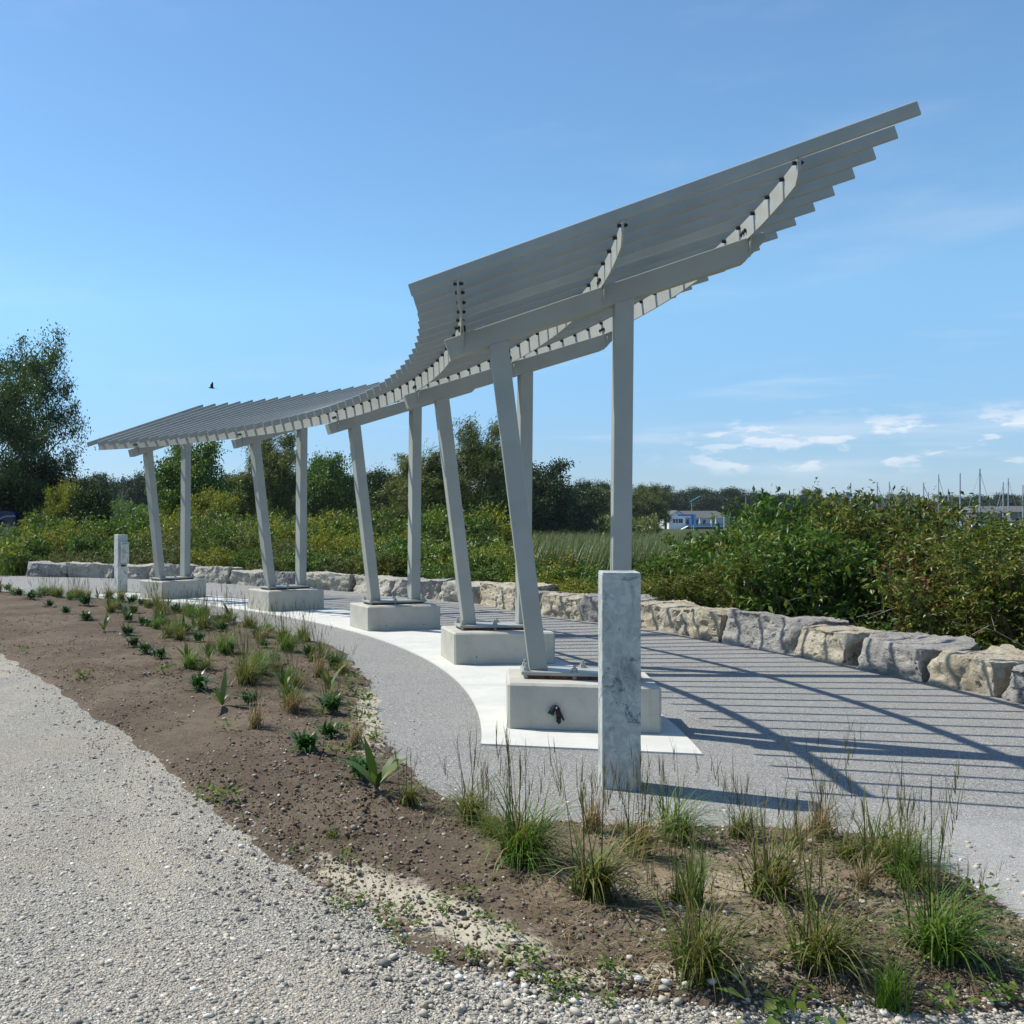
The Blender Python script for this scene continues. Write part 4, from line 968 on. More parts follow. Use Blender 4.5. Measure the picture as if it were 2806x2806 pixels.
# the planted band: outline heights read off the photograph (image x -> height of the shrubs' tops above the path)
TOPV = [1490, 1492, 1450, 1432, 1440, 1452, 1485, 1528, 1540, 1528, 1500, 1450, 1395, 1366, 1374, 1398, 1412, 1416]
TOPU = [-250, 0, 120, 400, 700, 1000, 1200, 1420, 1600, 1800, 1900, 2000, 2100, 2200, 2400, 2600, 2900, 4500]
TOPH = [1.35, 1.3, 1.3, 1.3, 1.25, 1.2, 1.15, 1.1, 1.1, 1.15, 1.42, 1.85, 2.15, 2.35, 2.35, 2.2, 2.05, 2.0]
rs = random.Random(11)
d = 0.2; tops = lambda u: float(np.interp(u, TOPU, TOPH))
while d < cum[-1] + 0.1:
    x, y, a = wall_at(min(d, cum[-1] - .1)); nx_, ny_ = -math.sin(a), math.cos(a)
    for row, off in enumerate((1.35, 2.6, 4.1)):
        if y < 5.5 or (row == 2 and y < 7): continue
        ox = rs.uniform(-.35, .35); X_ = x + nx_ * (off + rs.uniform(-.15, .2)) + math.cos(a) * ox; Y_ = y + ny_ * (off + rs.uniform(-.15, .2)) + math.sin(a) * ox
        u = CX + F_PX * X_ / Y_
        if u > 3500: continue
        # tops follow the outline in the photograph, as heights over the path at this distance
        ht = H + (YH - float(np.interp(u, TOPU, TOPV))) / F_PX * Y_ + 0.05
        ht = max(ht, .75); hr = ht * ((0.62, 0.9, 1.0)[row] if u < 1850 else (0.8, 1.0, 1.0)[row]) * rs.uniform(.86, 1.1)
        kind = (rs.choice(("green", "green", "mixed", "yellow", "mixed", "yellow")) if u < 1000 else rs.choice(("green", "green", "mixed", "olive", "yellow"))) if u < 1800 else rs.choice(("olive", "olive", "green", "olive", "green", "olive", "green", "red") if row < 1 else ("olive", "olive", "olive", "green"))
        base = {"olive": 1.85, "green": 1.12, "mixed": 1.08, "yellow": 1.02, "red": 1.4}[kind]
        shrub(kind, rs.randrange(3), X_, Y_, rs.uniform(.9, 1.1) * min(1.25, max(.75, (hr / base) ** .5)), hr / base)
    d += 1.05
# looser bushes standing in the meadow further back
for _ in range(95):
    Y_ = rs.uniform(27, 52); u = rs.uniform(75, 1330); X_ = (u - CX) / F_PX * Y_
    if float(wall_side(np.array([X_]), np.array([Y_]))[0]) < 4.5 and Y_ < 31: continue
    hr = rs.uniform(1.1, 2.0) * (1.15 if Y_ > 38 else 1); kind = rs.choice(("yellow", "yellow", "green", "green", "mixed")); base = {"green": 1.12, "mixed": 1.08, "yellow": 1.02}[kind]
    shrub(kind, rs.randrange(3), X_, Y_, rs.uniform(1.1, 1.7), hr / base)
KN = {"olive": ("olive brown-tinged leafy shrub", "olive shrubs behind the boulders"), "green": ("fresh green leafy shrub", "green shrubs behind the boulders"), "mixed": ("grey-green narrow-leaved shrub", "grey-green shrubs behind the boulders"),
      "yellow": ("yellow-green shrub", "yellow-green shrubs behind the boulders"), "red": ("small red-brown leaved shrub", "red-brown shrubs behind the boulders")}
for kind in KN:
    row = sorted([o for k, o in SHR if k == kind], key=lambda o: o.location.x / o.location.y)
    for i, o in enumerate(row):
        j = i if i < len(row) / 2 else len(row) - 1 - i; tag(o, "%s behind the boulders, %s such shrub from the %s" % (KN[kind][0], ordn[min(j, len(ordn) - 1)], "left" if i < len(row) / 2 else "right"), "shrub", KN[kind][1])

# low growth covering the verge between boulders and shrubs, meadow behind, goldenrod, reeds: uncountable masses
def cover(name, n, x0, x1, y0, y1, keep, ll, hgt, mat, asp=.35, cl=7, p=1.7):
    X, Y = scatter(n, x0, x1, y0, y1, keep, p); Z0 = terrain_z(X, Y); k = len(X)
    hh = np.minimum(hgt(X, Y), np.where(X / Y > .15, 1.42 - .0125 * Y - Z0, np.where((X / Y < -.282) & (Y < 47), np.maximum(1.5 - .024 * Y - Z0, .2), 9))) * R.uniform(.35, 1.0, k)
    P = np.repeat(np.stack([X, Y, Z0 + hh], 1), cl, 0) + R.normal(0, 1, (k * cl, 3)) * np.array([.10, .10, .09]); P[:, 2] = np.maximum(P[:, 2], np.repeat(Z0, cl) + .01)
    D = R.normal(0, 1, (k * cl, 3)) * np.array([1, 1, .6]) + np.array([0, 0, .5]); L = ll * R.uniform(.6, 1.3, k * cl) * np.repeat(np.clip(Y / 25, 1, 4), cl) ** .6
    o = add(name, np_mesh(name, *quads(P, D, L, L * asp)), mat); tag(o, kind="stuff"); return o
beh = lambda X, Y: wall_side(X, Y) > 0.75
cover("verge_growth", 9000, -9, 9, 7, 29, lambda X, Y: (wall_side(X, Y) > 0.7) & (wall_side(X, Y) < 3.2), .075, lambda X, Y: .22 + .45 * np.clip((wall_side(X, Y) - .7) / 1.5, 0, 1), F_GR, .4)
cover("verge_brush", 6000, -9, 9, 7, 29, lambda X, Y: (wall_side(X, Y) > 0.8) & (wall_side(X, Y) < 4), .07, lambda X, Y: .3 + .5 * np.clip((wall_side(X, Y) - .7) / 2, 0, 1), F_WI, .28)
mh = lambda X, Y: .75 + .5 * (fbm(X, Y, .35, 3, 33) + .3)
cover("meadow_growth", 26000, -24, 30, 18, 75, lambda X, Y: ((wall_side(X, Y) > 3.5) | (X < -8) & (Y > 27.5)) & ((X / Y < .19) | (X / Y > .52)), .13, mh, F_YE, .32, 7, 1.5)
cover("meadow_brush", 16000, -24, 30, 18, 75, lambda X, Y: ((wall_side(X, Y) > 3.5) | (X < -8) & (Y > 27.5)) & (fbm(X, Y, .3, 3, 37) > -.05) & ((X / Y < .19) | (X / Y > .52)), .13, lambda X, Y: mh(X, Y) * 1.15, F_GR, .35, 7, 1.5)
cover("goldenrod", 2600, -16, 8, 18, 48, lambda X, Y: ((wall_side(X, Y) > 1.1)) & (fbm(X, Y, .5, 2, 51) > .17) , .06, lambda X, Y: .95 + 0 * X, F_GO, .5, 9, 1.5)
# bright grass at the left end of the boulders
X, Y = R.uniform(-16, -7.4, 9000), R.uniform(24.5, 36, 9000); k_ = (Y > 27.9) | (X < -8.0 - .35 * (27.9 - Y)) & (sdf(X, Y, BED) < 0) & (Y > 25.2); X, Y = X[k_], Y[k_]; n = len(X)
o = add("bright_grass", np_mesh("bright_grass", *blades(np.stack([X, Y, terrain_z(X, Y)], 1), R.uniform(0, 6.28, n), R.uniform(.05, .5, n), R.uniform(.2, .6, n), R.uniform(.01, .022, n), R.uniform(.1, 1.0, n), 3)), GRASSG); tag(o, kind="stuff")
# reed bed leaning in the wind
X, Y = scatter(40000, 3.0, 40, 20, 60, lambda X, Y: (wall_side(X, Y) > 3.2) & (X / Y > .19) & (X / Y < .50), 1.5); n = len(X)
o = add("reeds", np_mesh("reeds", *blades(np.stack([X, Y, terrain_z(X, Y)], 1), R.normal(0.1, .6, n), R.uniform(.02, .22, n), np.maximum(.5, (1.56 - .0105 * Y - terrain_z(X, Y)) * R.uniform(.72, 1.02, n) * (1 + .10 * fbm(X, Y, .4, 2, 5))), R.uniform(.016, .032, n) * np.clip(Y / 25, 1, 2), R.uniform(.15, .9, n), 4)), F_RE); tag(o, kind="stuff")
X, Y = scatter(700, 3.0, 40, 20, 45, lambda X, Y: (wall_side(X, Y) > 3.2) & (X / Y > .19) & (X / Y < .45), 1.5); n = len(X)
# fallen dry twigs under the near shrubs
mb = MB()
for i in range(26):
    d = cum[-1] - rs.uniform(0.5, 8.5); x, y, a = wall_at(d); off = rs.uniform(.75, 1.3); p = Vector((x - math.sin(a) * off, y + math.cos(a) * off, rs.uniform(.05, .45))); aa = rs.uniform(0, 6.28); L = rs.uniform(.3, .9)
    q = p + Vector((math.cos(aa) * L, math.sin(aa) * L, rs.uniform(-.1, .35))); m = (p + q) / 2 + Vector((0, 0, rs.uniform(0, .12)))
    mb.tube([p, m, q], [.007, .005, .002], 4, False); mb.tube([m, m + Vector((rs.uniform(-.2, .2), rs.uniform(-.2, .2), rs.uniform(0, .2)))], [.004, .001], 4, False)
o = add("fallen_twigs", mb.mesh("fallen_twigs"), TWIG); tag(o, kind="stuff")

# ---- trees
def tree_mesh(seed, hgt, cw, z0, kind, nlimb=16, nleaf=9000, ll=.12):
    """trunk + limbs, crown of leaf clumps at the limb ends; cw crown width, z0 crown base"""
    global R
    keep, R = R, np.random.default_rng(seed); mb = MB(); cen = []
    lean = R.normal(0, .03, 2) * hgt; top = np.array([lean[0], lean[1], hgt * .93]); r0 = hgt * .018
    tp = [np.array([0, 0, -.3]), np.array([lean[0] * .2, lean[1] * .2, hgt * .3]), np.array([lean[0] * .6, lean[1] * .6, hgt * .62]), top]
    mb.tube(tp, [r0, r0 * .75, r0 * .45, r0 * .1], 7, False)
    for i in range(nlimb):
        t = .12 + .86 * (i + R.random()) / nlimb; zb = z0 * .8 + (hgt * .85 - z0 * .8) * t; base = np.array([lean[0] * zb / hgt, lean[1] * zb / hgt, zb])
        a = i * 2.4 + R.normal(0, .4)
        if kind == "poplar": reach = cw / 2 * (1 - (abs((zb - z0) / (hgt - z0) - .30)) ** 1.5) * R.uniform(.6, 1.1); rise = reach * R.uniform(.35, .9)
        elif kind == "willow": reach = cw / 2 * math.sqrt(max(.05, 1 - ((zb - z0) / (hgt - z0)) ** 2)) * R.uniform(.5, 1.05); rise = reach * R.uniform(.3, 1.2)
        else: reach = cw / 2 * math.sqrt(max(.08, 1 - abs(2 * ((zb - z0) / (hgt - z0)) - .85) ** 2.2)) * R.uniform(.65, 1.08); rise = reach * R.uniform(.1, .6)
        e = base + np.array([math.cos(a) * reach, math.sin(a) * reach, min(rise, hgt - zb)]); m = (base + e) / 2 + np.array([0, 0, -.06 * reach]) + R.normal(0, .05 * reach, 3)
        mb.tube([base, m, e], [r0 * .38 * (1 - .5 * t), r0 * .2, r0 * .04], 5, False)
        for j in range(11 if kind == "poplar" else 7):
            f = R.uniform(.25 if kind == "poplar" else .35, 1.0); q = base * (1 - f) ** 2 + 2 * f * (1 - f) * m + f * f * e; dd = R.normal(0, 1, 3); dd[2] = abs(dd[2]) * .7; q2 = q + dd / np.linalg.norm(dd) * reach * R.uniform(.12, .42)
            mb.tube([q, q2], [r0 * .08, r0 * .02], 3, False); cen.append((q2, reach)); 
            if j < (1 if kind == "poplar" else 3): cen.append((q + R.normal(0, .1 * reach, 3), reach))
    if kind != "poplar":
        for i in range(int(nlimb * 3.5)):
            u = R.normal(0, 1, 3); u /= np.linalg.norm(u); u[2] = abs(u[2]) if R.random() < .75 else u[2]
            c = np.array([lean[0] * .5, lean[1] * .5, z0 + (hgt - z0) * .42]); rr = np.array([cw / 2, cw / 2, (hgt - z0) * .55 if u[2] > 0 else (hgt - z0) * .42]) * R.uniform(.62, .97)
            cen.append((c + u * rr, cw / 2))
    C_ = np.array([c for c, _ in cen]); k = len(C_); pick = R.integers(0, k, nleaf); sg = {"poplar": .036, "willow": .05, "round": .062}[kind] * cw
    cs = R.uniform(.55, 1.35, k); P = C_[pick] + R.normal(0, 1, (nleaf, 3)) * sg * cs[pick][:, None] * np.array([1, 1, .75])
    if kind == "willow": D = R.normal(0, .45, (nleaf, 3)) + np.array([.75, 0, .35]); asp = .16; L = ll * 1.7 * R.uniform(.6, 1.2, nleaf)
    else: D = R.normal(0, 1, (nleaf, 3)) + np.array([.2, 0, -.1]); asp = .62; L = ll * R.uniform(.6, 1.25, nleaf)
    P[:, 2] = np.maximum(P[:, 2], .05)
    v = quads(P, D, L, L * asp); R = keep; tm = mb.mesh("trunk")
    return np_mesh("crown", *v), tm
def conifer_mesh(seed, hgt, cw):
    global R
    keep, R = R, np.random.default_rng(seed); n = 2600; t = R.random(n) ** .8; z = hgt * (.12 + .88 * t); a = R.uniform(0, 6.283, n); lay = .65 + .35 * np.abs(np.sin(z / hgt * 26)); r = cw / 2 * (1 - t) ** 1.0 * lay * R.uniform(.25, 1.0, n)
    P = np.stack([np.cos(a) * r, np.sin(a) * r, z], 1); D = np.stack([np.cos(a), np.sin(a), R.normal(-.1, .3, n)], 1); v = quads(P, D, hgt * .05 * R.uniform(.6, 1.2, n), hgt * .012); R = keep
    return np_mesh("crown", *v), MB().tube([(0, 0, -.3), (0, 0, hgt)], [hgt * .015, .01], 6, False).mesh("trunk")
TP = {}
def tree_at(name, label, cat, u, Y, topv, wpx, key, mat, group=None, z0f=.12, bark=BARK, rz=None):
    """u: image x of its axis, Y: its distance, topv: image y of its top, wpx: crown width in photo pixels"""
    x = (u - CX) / F_PX * Y; zg = float(terrain_z(x, Y)); top = H + (YH - topv) / F_PX * Y; h = top - zg; w = wpx / F_PX * Y
    kd, seed, nleaf, ll = key
    if kd == "conifer": f, t = TP.setdefault(key, conifer_mesh(seed, 1.0, .55)); s = (h, h, h)
    else:
        if key + (z0f,) not in TP: TP[key + (z0f,)] = tree_mesh(seed, 1.0, 0.9, z0f, kd, 20 if kd != "poplar" else 24, nleaf, ll)
        f, t = TP[key + (z0f,)]; s = (w / .9, w / .9, h)
    root = empty(name, (x, Y, zg), random.uniform(-.6, .6) if rz is None else rz); root.scale = s
    add("crown", f, mat, root); add("trunk", t, bark, root); tag(root, label, cat, group); return root
PK = ("poplar", 900, 32000, .0145); WK = ("willow", 910, 30000, .028); WK2 = ("willow", 911, 28000, .029); RK = ("round", 920, 27000, .030); RK2 = ("round", 921, 27000, .031); RK3 = ("round", 922, 15000, .034); CK = ("conifer", 930, 0, 0)
tree_at("poplar_tree", "tall open-crowned poplar at the left edge with sky showing between its branches", "tree", 70, 52, 928, 345, PK, F_PO, z0f=.16, rz=.4)
tree_at("poplar_tree", "second poplar stem at the left edge, in front of the tall one and lower", "tree", -10, 48, 1040, 260, ("poplar", 903, 26000, .017), F_PO, z0f=.12)
tree_at("broadleaf_tree", "dark round tree under the tall poplar at the left edge", "tree", 60, 50, 1265, 330, RK, F_DK, z0f=.03)
tree_at("broadleaf_tree", "dark low tree just right of the poplar's foot", "tree", 190, 58, 1300, 190, RK2, F_DK, z0f=.03)
tree_at("yellowing_bush", "yellow-green bush turning orange, tallest bush left of the small grey box", "bush", 175, 36, 1322, 120, RK2, F_YE, z0f=.02)
tree_at("bush", "dark green rounded bush directly behind the small grey box", "bush", 250, 35, 1330, 130, RK3, F_DK, z0f=.02)
tree_at("broadleaf_tree", "leafy green tree behind the farthest pair of posts", "tree", 520, 46, 1212, 215, RK, F_GR, z0f=.05)
tree_at("bush", "dark bush between the farthest and fourth post pairs", "bush", 578, 38, 1342, 150, RK2, F_DK, z0f=.02)
tree_at("willow", "feathery grey-green willow behind the fourth pair of posts", "willow", 745, 55, 1208, 190, WK, F_WI, z0f=.05)
tree_at("willow", "low grey-green willow scrub left of the fourth pair of posts", "willow", 655, 50, 1310, 150, WK2, F_WI, z0f=.03)
tree_at("broadleaf_tree", "dense dark tree between the fourth and third post pairs", "tree", 880, 72, 1252, 185, RK, F_DK, z0f=.05)
tree_at("broadleaf_tree", "dark tree touching the leaning post of the middle pair", "tree", 985, 78, 1290, 150, RK3, F_DK, z0f=.05)
tree_at("broadleaf_tree", "dark tree right of the middle pair's leaning post", "tree", 1065, 74, 1285, 140, RK2, F_DK, z0f=.05)
tree_at("willow", "broad olive willow behind the middle pair's upright post", "willow", 1150, 40, 1255, 230, WK2, F_WI, z0f=.03)
tree_at("willow", "tallest wind-blown willow, between the second pair's posts", "willow", 1312, 40, 1176, 190, WK, F_WI, z0f=.04)
tree_at("bush", "shaded dark bush at the foot of the tallest willow", "bush", 1360, 42, 1330, 170, RK3, F_DK, z0f=.02)
tree_at("broadleaf_tree", "dark tree with a domed crown right of the second pair's upright post", "tree", 1475, 92, 1266, 210, RK, F_DK, z0f=.04)
tree_at("broadleaf_tree", "smaller dark tree at the right foot of the domed one", "tree", 1580, 100, 1330, 150, RK2, F_DK, z0f=.03)
tree_at("conifer", "small dark conifer above the treeline right of the domed tree", "conifer", 1600, 140, 1314, 60, RK3, F_DK)
tree_at("pine", "spreading pine top above the treeline left of the nearest upright post", "pine", 1640, 140, 1328, 70, RK2, F_DK, z0f=.5)
for i, (u, Y, tv, w, lb) in enumerate(((1668, 125, 1342, 110, "pale green willow left of the nearest upright post"), (1765, 125, 1338, 110, "pale green willow right of the nearest upright post"), (1795, 150, 1352, 90, "pale green willow nearest to the white clubhouse"))):
    tree_at("willow", lb, "willow", u, Y, tv, w, WK if i % 2 else WK2, F_WI, "pale willows at the marsh edge", z0f=.02)
# tree line beyond the clubhouse
hz_ = [(1790, 1334, 100), (1850, 1345, 90), (1905, 1336, 80), (1960, 1342, 100), (2010, 1334, 70), (2060, 1347, 90), (2110, 1356, 80), (2150, 1352, 70), (2190, 1360, 80), (2220, 1342, 60), (2275, 1360, 80), (2420, 1358, 50), (2455, 1354, 50), (2500, 1368, 90), (2560, 1378, 90), (2640, 1358, 110), (2700, 1362, 90), (2745, 1366, 80), (2790, 1354, 90), (2850, 1362, 120), (2940, 1358, 130)]
for i, (u, tv, w) in enumerate(hz_):
    tree_at("broadleaf_tree", "far tree on the right horizon, %s from the left beyond the marsh" % ordn[i], "tree", u, 270 + (i % 3) * 14, tv, w * 1.25, (RK, RK3, RK2)[i % 3], (F_MD, F_DK)[i % 2], "horizon trees right of the nearest post", z0f=.03)
hl_ = [(210, 1318, 90), (262, 1302, 80), (318, 1312, 90), (372, 1296, 80), (425, 1300, 90), (640, 1290, 90), (700, 1300, 110), (790, 1300, 100), (830, 1306, 90), (930, 1300, 100), (1010, 1300, 100), (1110, 1300, 120), (1230, 1320, 120), (1400, 1320, 120)]
for i, (u, tv, w) in enumerate(hl_):
    tree_at("broadleaf_tree", "distant bluish green tree on the left horizon, %s from the left" % ordn[i], "tree", u, 165 + (i % 3) * 9, tv, w * 1.35, (RK2, RK, RK3)[i % 3], (F_MD, F_DK)[i % 2], "horizon trees left of the nearest post", z0f=.03)
X = []
def hedge(name, u0, u1, Y, top, mat, n, ll):
    U = R.uniform(u0, u1, n); YY = Y + R.normal(0, 4, n); x = (U - CX) / F_PX * YY; zg = terrain_z(x, YY); hh = (H + (YH - top) / F_PX * Y + 1) * (1 + .5 * fbm(U, U * 0, .012, 3, 3))
    P = np.stack([x, YY, zg + hh * R.random(n) ** .7], 1); v = quads(P, R.normal(0, 1, (n, 3)), ll * R.uniform(.6, 1.3, n), ll * .5); o = add(name, np_mesh(name, *v), mat); tag(o, kind="stuff")
hedge("distant_wood", -300, 1500, 200, 1352, F_MD, 42000, .75)
hedge("distant_wood_edge", 1450, 3300, 330, 1372, F_MD, 42000, 1.2)
hedge("marsh_scrub", 1380, 1800, 120, 1412, F_WI, 12000, .5)
hedge("left_scrub", -300, 1300, 90, 1385, F_GR, 26000, .32)
# two bare dead shrubs standing in the scrub at the left
def bare(u, Y, topv, lb):
    x = (u - CX) / F_PX * Y; zg = float(terrain_z(x, Y)); h = H + (YH - topv) / F_PX * Y - zg; mb = MB(); q = random.Random(int(u))
    def br(p, d, L, r, k):
        e = p + d * L; mb.tube([p, (p + e) / 2 + Vector((q.uniform(-.05, .05) * L, 0, 0)), e], [r, r * .75, r * .5], 4, False)
        if k:
            for _ in range(3): br(p + d * L * q.uniform(.5, 1), (d + Vector((q.uniform(-.6, .6), q.uniform(-.6, .6), q.uniform(-.1, .3)))).normalized(), L * q.uniform(.5, .75), r * .5, k - 1)
    for _ in range(3): br(Vector((x, Y, zg)), Vector((q.uniform(-.3, .3), q.uniform(-.3, .3), 1)).normalized(), h * .42, h * .012, 3)
    o = add("dead_tree", mb.mesh("dead_tree"), TWIG); tag(o, lb, "dead tree", "bare dead trees")
bare(322, 110, 1275, "bare grey dead tree left of the farthest post pair"); bare(2412, 150, 1335, "bare dead tree among the leftmost boat masts"); bare(2478, 150, 1325, "bare dead tree between the third and fourth boat masts"); bare(2560, 150, 1330, "bare dead tree left of the tallest boat masts"); bare(2806, 140, 1318, "bare dead tree at the right edge among the masts")

# ------------------------------------------------------------------ clubhouse on the far shore
WHT = plain("white_siding", (0.78, 0.78, 0.76), 0.6, 0, .04, 2); GRF = plain("grey_shingle", (0.10, 0.105, 0.10), 0.9, 0, .15, 3); DGL = plain("dark_glass", (0.03, 0.035, 0.04), 0.15, 0, .05); BLU = plain("bright_blue_paint", (0.03, 0.16, 0.62), 0.45, 0, .08); LBL = plain("pale_blue_paint", (0.16, 0.42, 0.66), 0.5, 0, .05); CRM = plain("cream_fabric", (0.70, 0.66, 0.58), 0.8); CWL = plain("grey_cream_wall", (0.36, 0.36, 0.33), 0.7)
YB = 240.0; sB = YB / F_PX
def bu(u): return (u - CX) * sB
def bv(v): return H + (YH - v) * sB
hr = empty("clubhouse", (bu(1915), YB + 4, bv(1452))); tag(hr, "long white clubhouse with a grey roof and gable end across the marsh", "building")
gx0, gx1 = bu(1833), bu(1878); lx1 = bu(2008); zb_, ze, zr_ = bv(1452), bv(1413), bv(1400)
wpt = MB(); wpt.poly([(gx0, YB, zb_), (gx1, YB, zb_), (gx1, YB, ze), ((gx0 + gx1) / 2, YB, zr_), (gx0, YB, ze), (gx0, YB + 9, zb_), (gx1, YB + 9, zb_), (gx1, YB + 9, ze), ((gx0 + gx1) / 2, YB + 9, zr_), (gx0, YB + 9, ze)],
       [(0, 1, 2, 3, 4), (9, 8, 7, 6, 5), (0, 4, 9, 5), (1, 6, 7, 2), (0, 5, 6, 1)]); child("gable_wall", wpt.mesh("gable_wall"), WHT, hr, Matrix(), True)
child("wall", MB().box(((gx1 + lx1) / 2, YB + 5.1, (zb_ + bv(1419)) / 2), (lx1 - gx1, 7.0, bv(1419) - zb_)).mesh("wall"), CWL, hr, Matrix(), True)
ov = .25
rf = MB(); rf.poly([(gx0 - ov, YB - .3, ze - .1), ((gx0 + gx1) / 2, YB - .3, zr_ + .12), (gx1 + ov, YB - .3, ze - .1), (gx0 - ov, YB + 9.3, ze - .1), ((gx0 + gx1) / 2, YB + 9.3, zr_ + .12), (gx1 + ov, YB + 9.3, ze - .1)], [(0, 1, 4, 3), (1, 2, 5, 4)])
rf.poly([(bu(1856), YB + 1.2, bv(1419)), (lx1 + .5, YB + 1.2, bv(1419)), (bu(1985), YB + 5, zr_ + .05), (bu(1856), YB + 5, zr_ + .05), (bu(1856), YB + 9, bv(1419)), (lx1 + .5, YB + 9, bv(1419))], [(0, 1, 2, 3), (3, 2, 5, 4), (1, 5, 2)])
child("roof", rf.mesh("roof"), GRF, hr, Matrix(), True)
for u in (1847, 1854.5, 1862, 1868):
    w_ = child("window", MB().box((bu(u), YB - .03, bv(1427.5)), (.46, .08, .95)).mesh("window"), DGL, hr, Matrix(), True)
child("gable_vent", MB().box(((gx0 + gx1) / 2, YB - .03, bv(1406)), (.35, .06, .4)).mesh("gable_vent"), CWL, hr, Matrix(), True)
for u in (1891, 1918, 1937, 1963): child("window", MB().box((bu(u), YB + 1.56, bv(1430)), (.6, .08, 1.0)).mesh("window"), DGL, hr, Matrix(), True)
dk = MB().box(((bu(1878) + bu(2000)) / 2, YB - .6, bv(1443)), (bu(2000) - bu(1878), 4.0, .18)); child("deck", dk.mesh("deck"), LBL, hr, Matrix(), True)
rl = MB()
for i in range(32): rl.box((bu(1878) + (bu(2000) - bu(1878)) * i / 31, YB - 2.5, bv(1439)), (.06, .06, .75))
rl.box(((bu(1878) + bu(2000)) / 2, YB - 2.5, bv(1434.5)), (bu(2000) - bu(1878), .08, .08)); child("railing", rl.mesh("railing"), DGL, hr, Matrix(), True)
child("stairs", MB().prism([(bu(1852), zb_ - .1), (bu(1876), bv(1441)), (bu(1878), bv(1441)), (bu(1860), zb_ - .1)], YB - 2.4, YB - 1.2).mesh("stairs"), WHT, hr, Matrix(), True)
for i, (u, lb) in enumerate(((1911, "left"), (1943, "middle"), (1955, "right"))):
    r_o = empty("patio_umbrella", (bu(u), YB - 1.4, bv(1442))); tag(r_o, "closed cream patio umbrella on the clubhouse deck, %s of the three" % lb, "umbrella", "closed umbrellas on the deck")
    z_ = bv(1442); child("canopy", MB().tube([(bu(u), YB - 1.4, bv(1436)), (bu(u), YB - 1.4, bv(1428)), (bu(u), YB - 1.4, bv(1420))], [.24, .17, .03], 7).mesh("canopy"), CRM, r_o, Matrix(), True)
    child("pole", MB().tube([(bu(u), YB - 1.4, z_), (bu(u), YB - 1.4, bv(1436))], .03, 6).mesh("pole"), WHT, r_o, Matrix(), True)
cr = empty("boat_crane", (bu(1903), YB - 14, bv(1462))); tag(cr, "bright blue jib crane with a tall pale blue post in front of the clubhouse", "crane"); k2 = (YB - 14) / YB
def cu(u): return (u - CX) * sB * k2
def cv(v): return H + (YH - v) * sB * k2
child("post", MB().box((cu(1903.5), YB - 14, (cv(1462) + cv(1409)) / 2), (.48, .4, cv(1409) - cv(1462))).mesh("post"), LBL, cr, Matrix(), True)
child("arm", MB().box(((cu(1857) + cu(1900)) / 2, YB - 14, cv(1411.5)), (cu(1900) - cu(1857), .35, .34)).mesh("arm"), BLU, cr, Matrix(), True)
child("panel", MB().box((cu(1896.5), YB - 14, (cv(1409) + cv(1438)) / 2), (cu(1901.0) - cu(1895) , .3, cv(1409) - cv(1438))).mesh("panel"), BLU, cr, Matrix(), True)
def polepiece(name, label, cat, parts, mat, group=None):
    r_o = empty(name, parts[0][1][0]); tag(r_o, label, cat, group)
    for nm, pts, rad in parts: child(nm, MB().tube(pts, rad, 6).mesh(nm), mat, r_o, Matrix(), True)
    return r_o
yl = YB - 6; ks = yl / YB; lu = lambda u: (u - CX) * sB * ks; lv = lambda v: H + (YH - v) * sB * ks
polepiece("light_pole", "thin blue pole with a slanting arm above the clubhouse gable", "light pole", [("pole", [(lu(1895.5), yl, lv(1455)), (lu(1895.5), yl, lv(1375))], .06), ("arm", [(lu(1889), yl, lv(1376)), (lu(1917), yl, lv(1360))], .07)], LBL)
polepiece("utility_pole", "wooden utility pole with a crossarm right of the clubhouse", "utility pole", [("pole", [(lu(2044), yl, lv(1440)), (lu(2044), yl, lv(1354))], .14), ("crossarm", [(lu(2038), yl, lv(1357)), (lu(2054), yl, lv(1357))], .09)], TWIG)
polepiece("flag_pole", "short thin white pole in front of the clubhouse's right end", "pole", [("pole", [(lu(1984), yl, lv(1452)), (lu(1984), yl, lv(1403))], .07)], WHT)
vp = polepiece("overgrown_post", "vine-covered square post left of the white clubhouse", "post", [("pole", [(lu(1824), yl, lv(1452)), (lu(1824), yl, lv(1396))], .30)], F_GR)
polepiece("light_pole", "distant lamp pole left of the blue-grey apartment block", "light pole", [("pole", [(lu(2175), yl, lv(1420)), (lu(2175), yl, lv(1340))], .08), ("arm", [(lu(2175), yl, lv(1340)), (lu(2180), yl, lv(1341))], .07)], TWIG)
polepiece("light_pole", "distant lamp pole with a double head among the masts", "light pole", [("pole", [(lu(2609), yl, lv(1420)), (lu(2609), yl, lv(1349))], .08), ("arm", [(lu(2605), yl, lv(1350)), (lu(2614), yl, lv(1350))], .09)], TWIG)
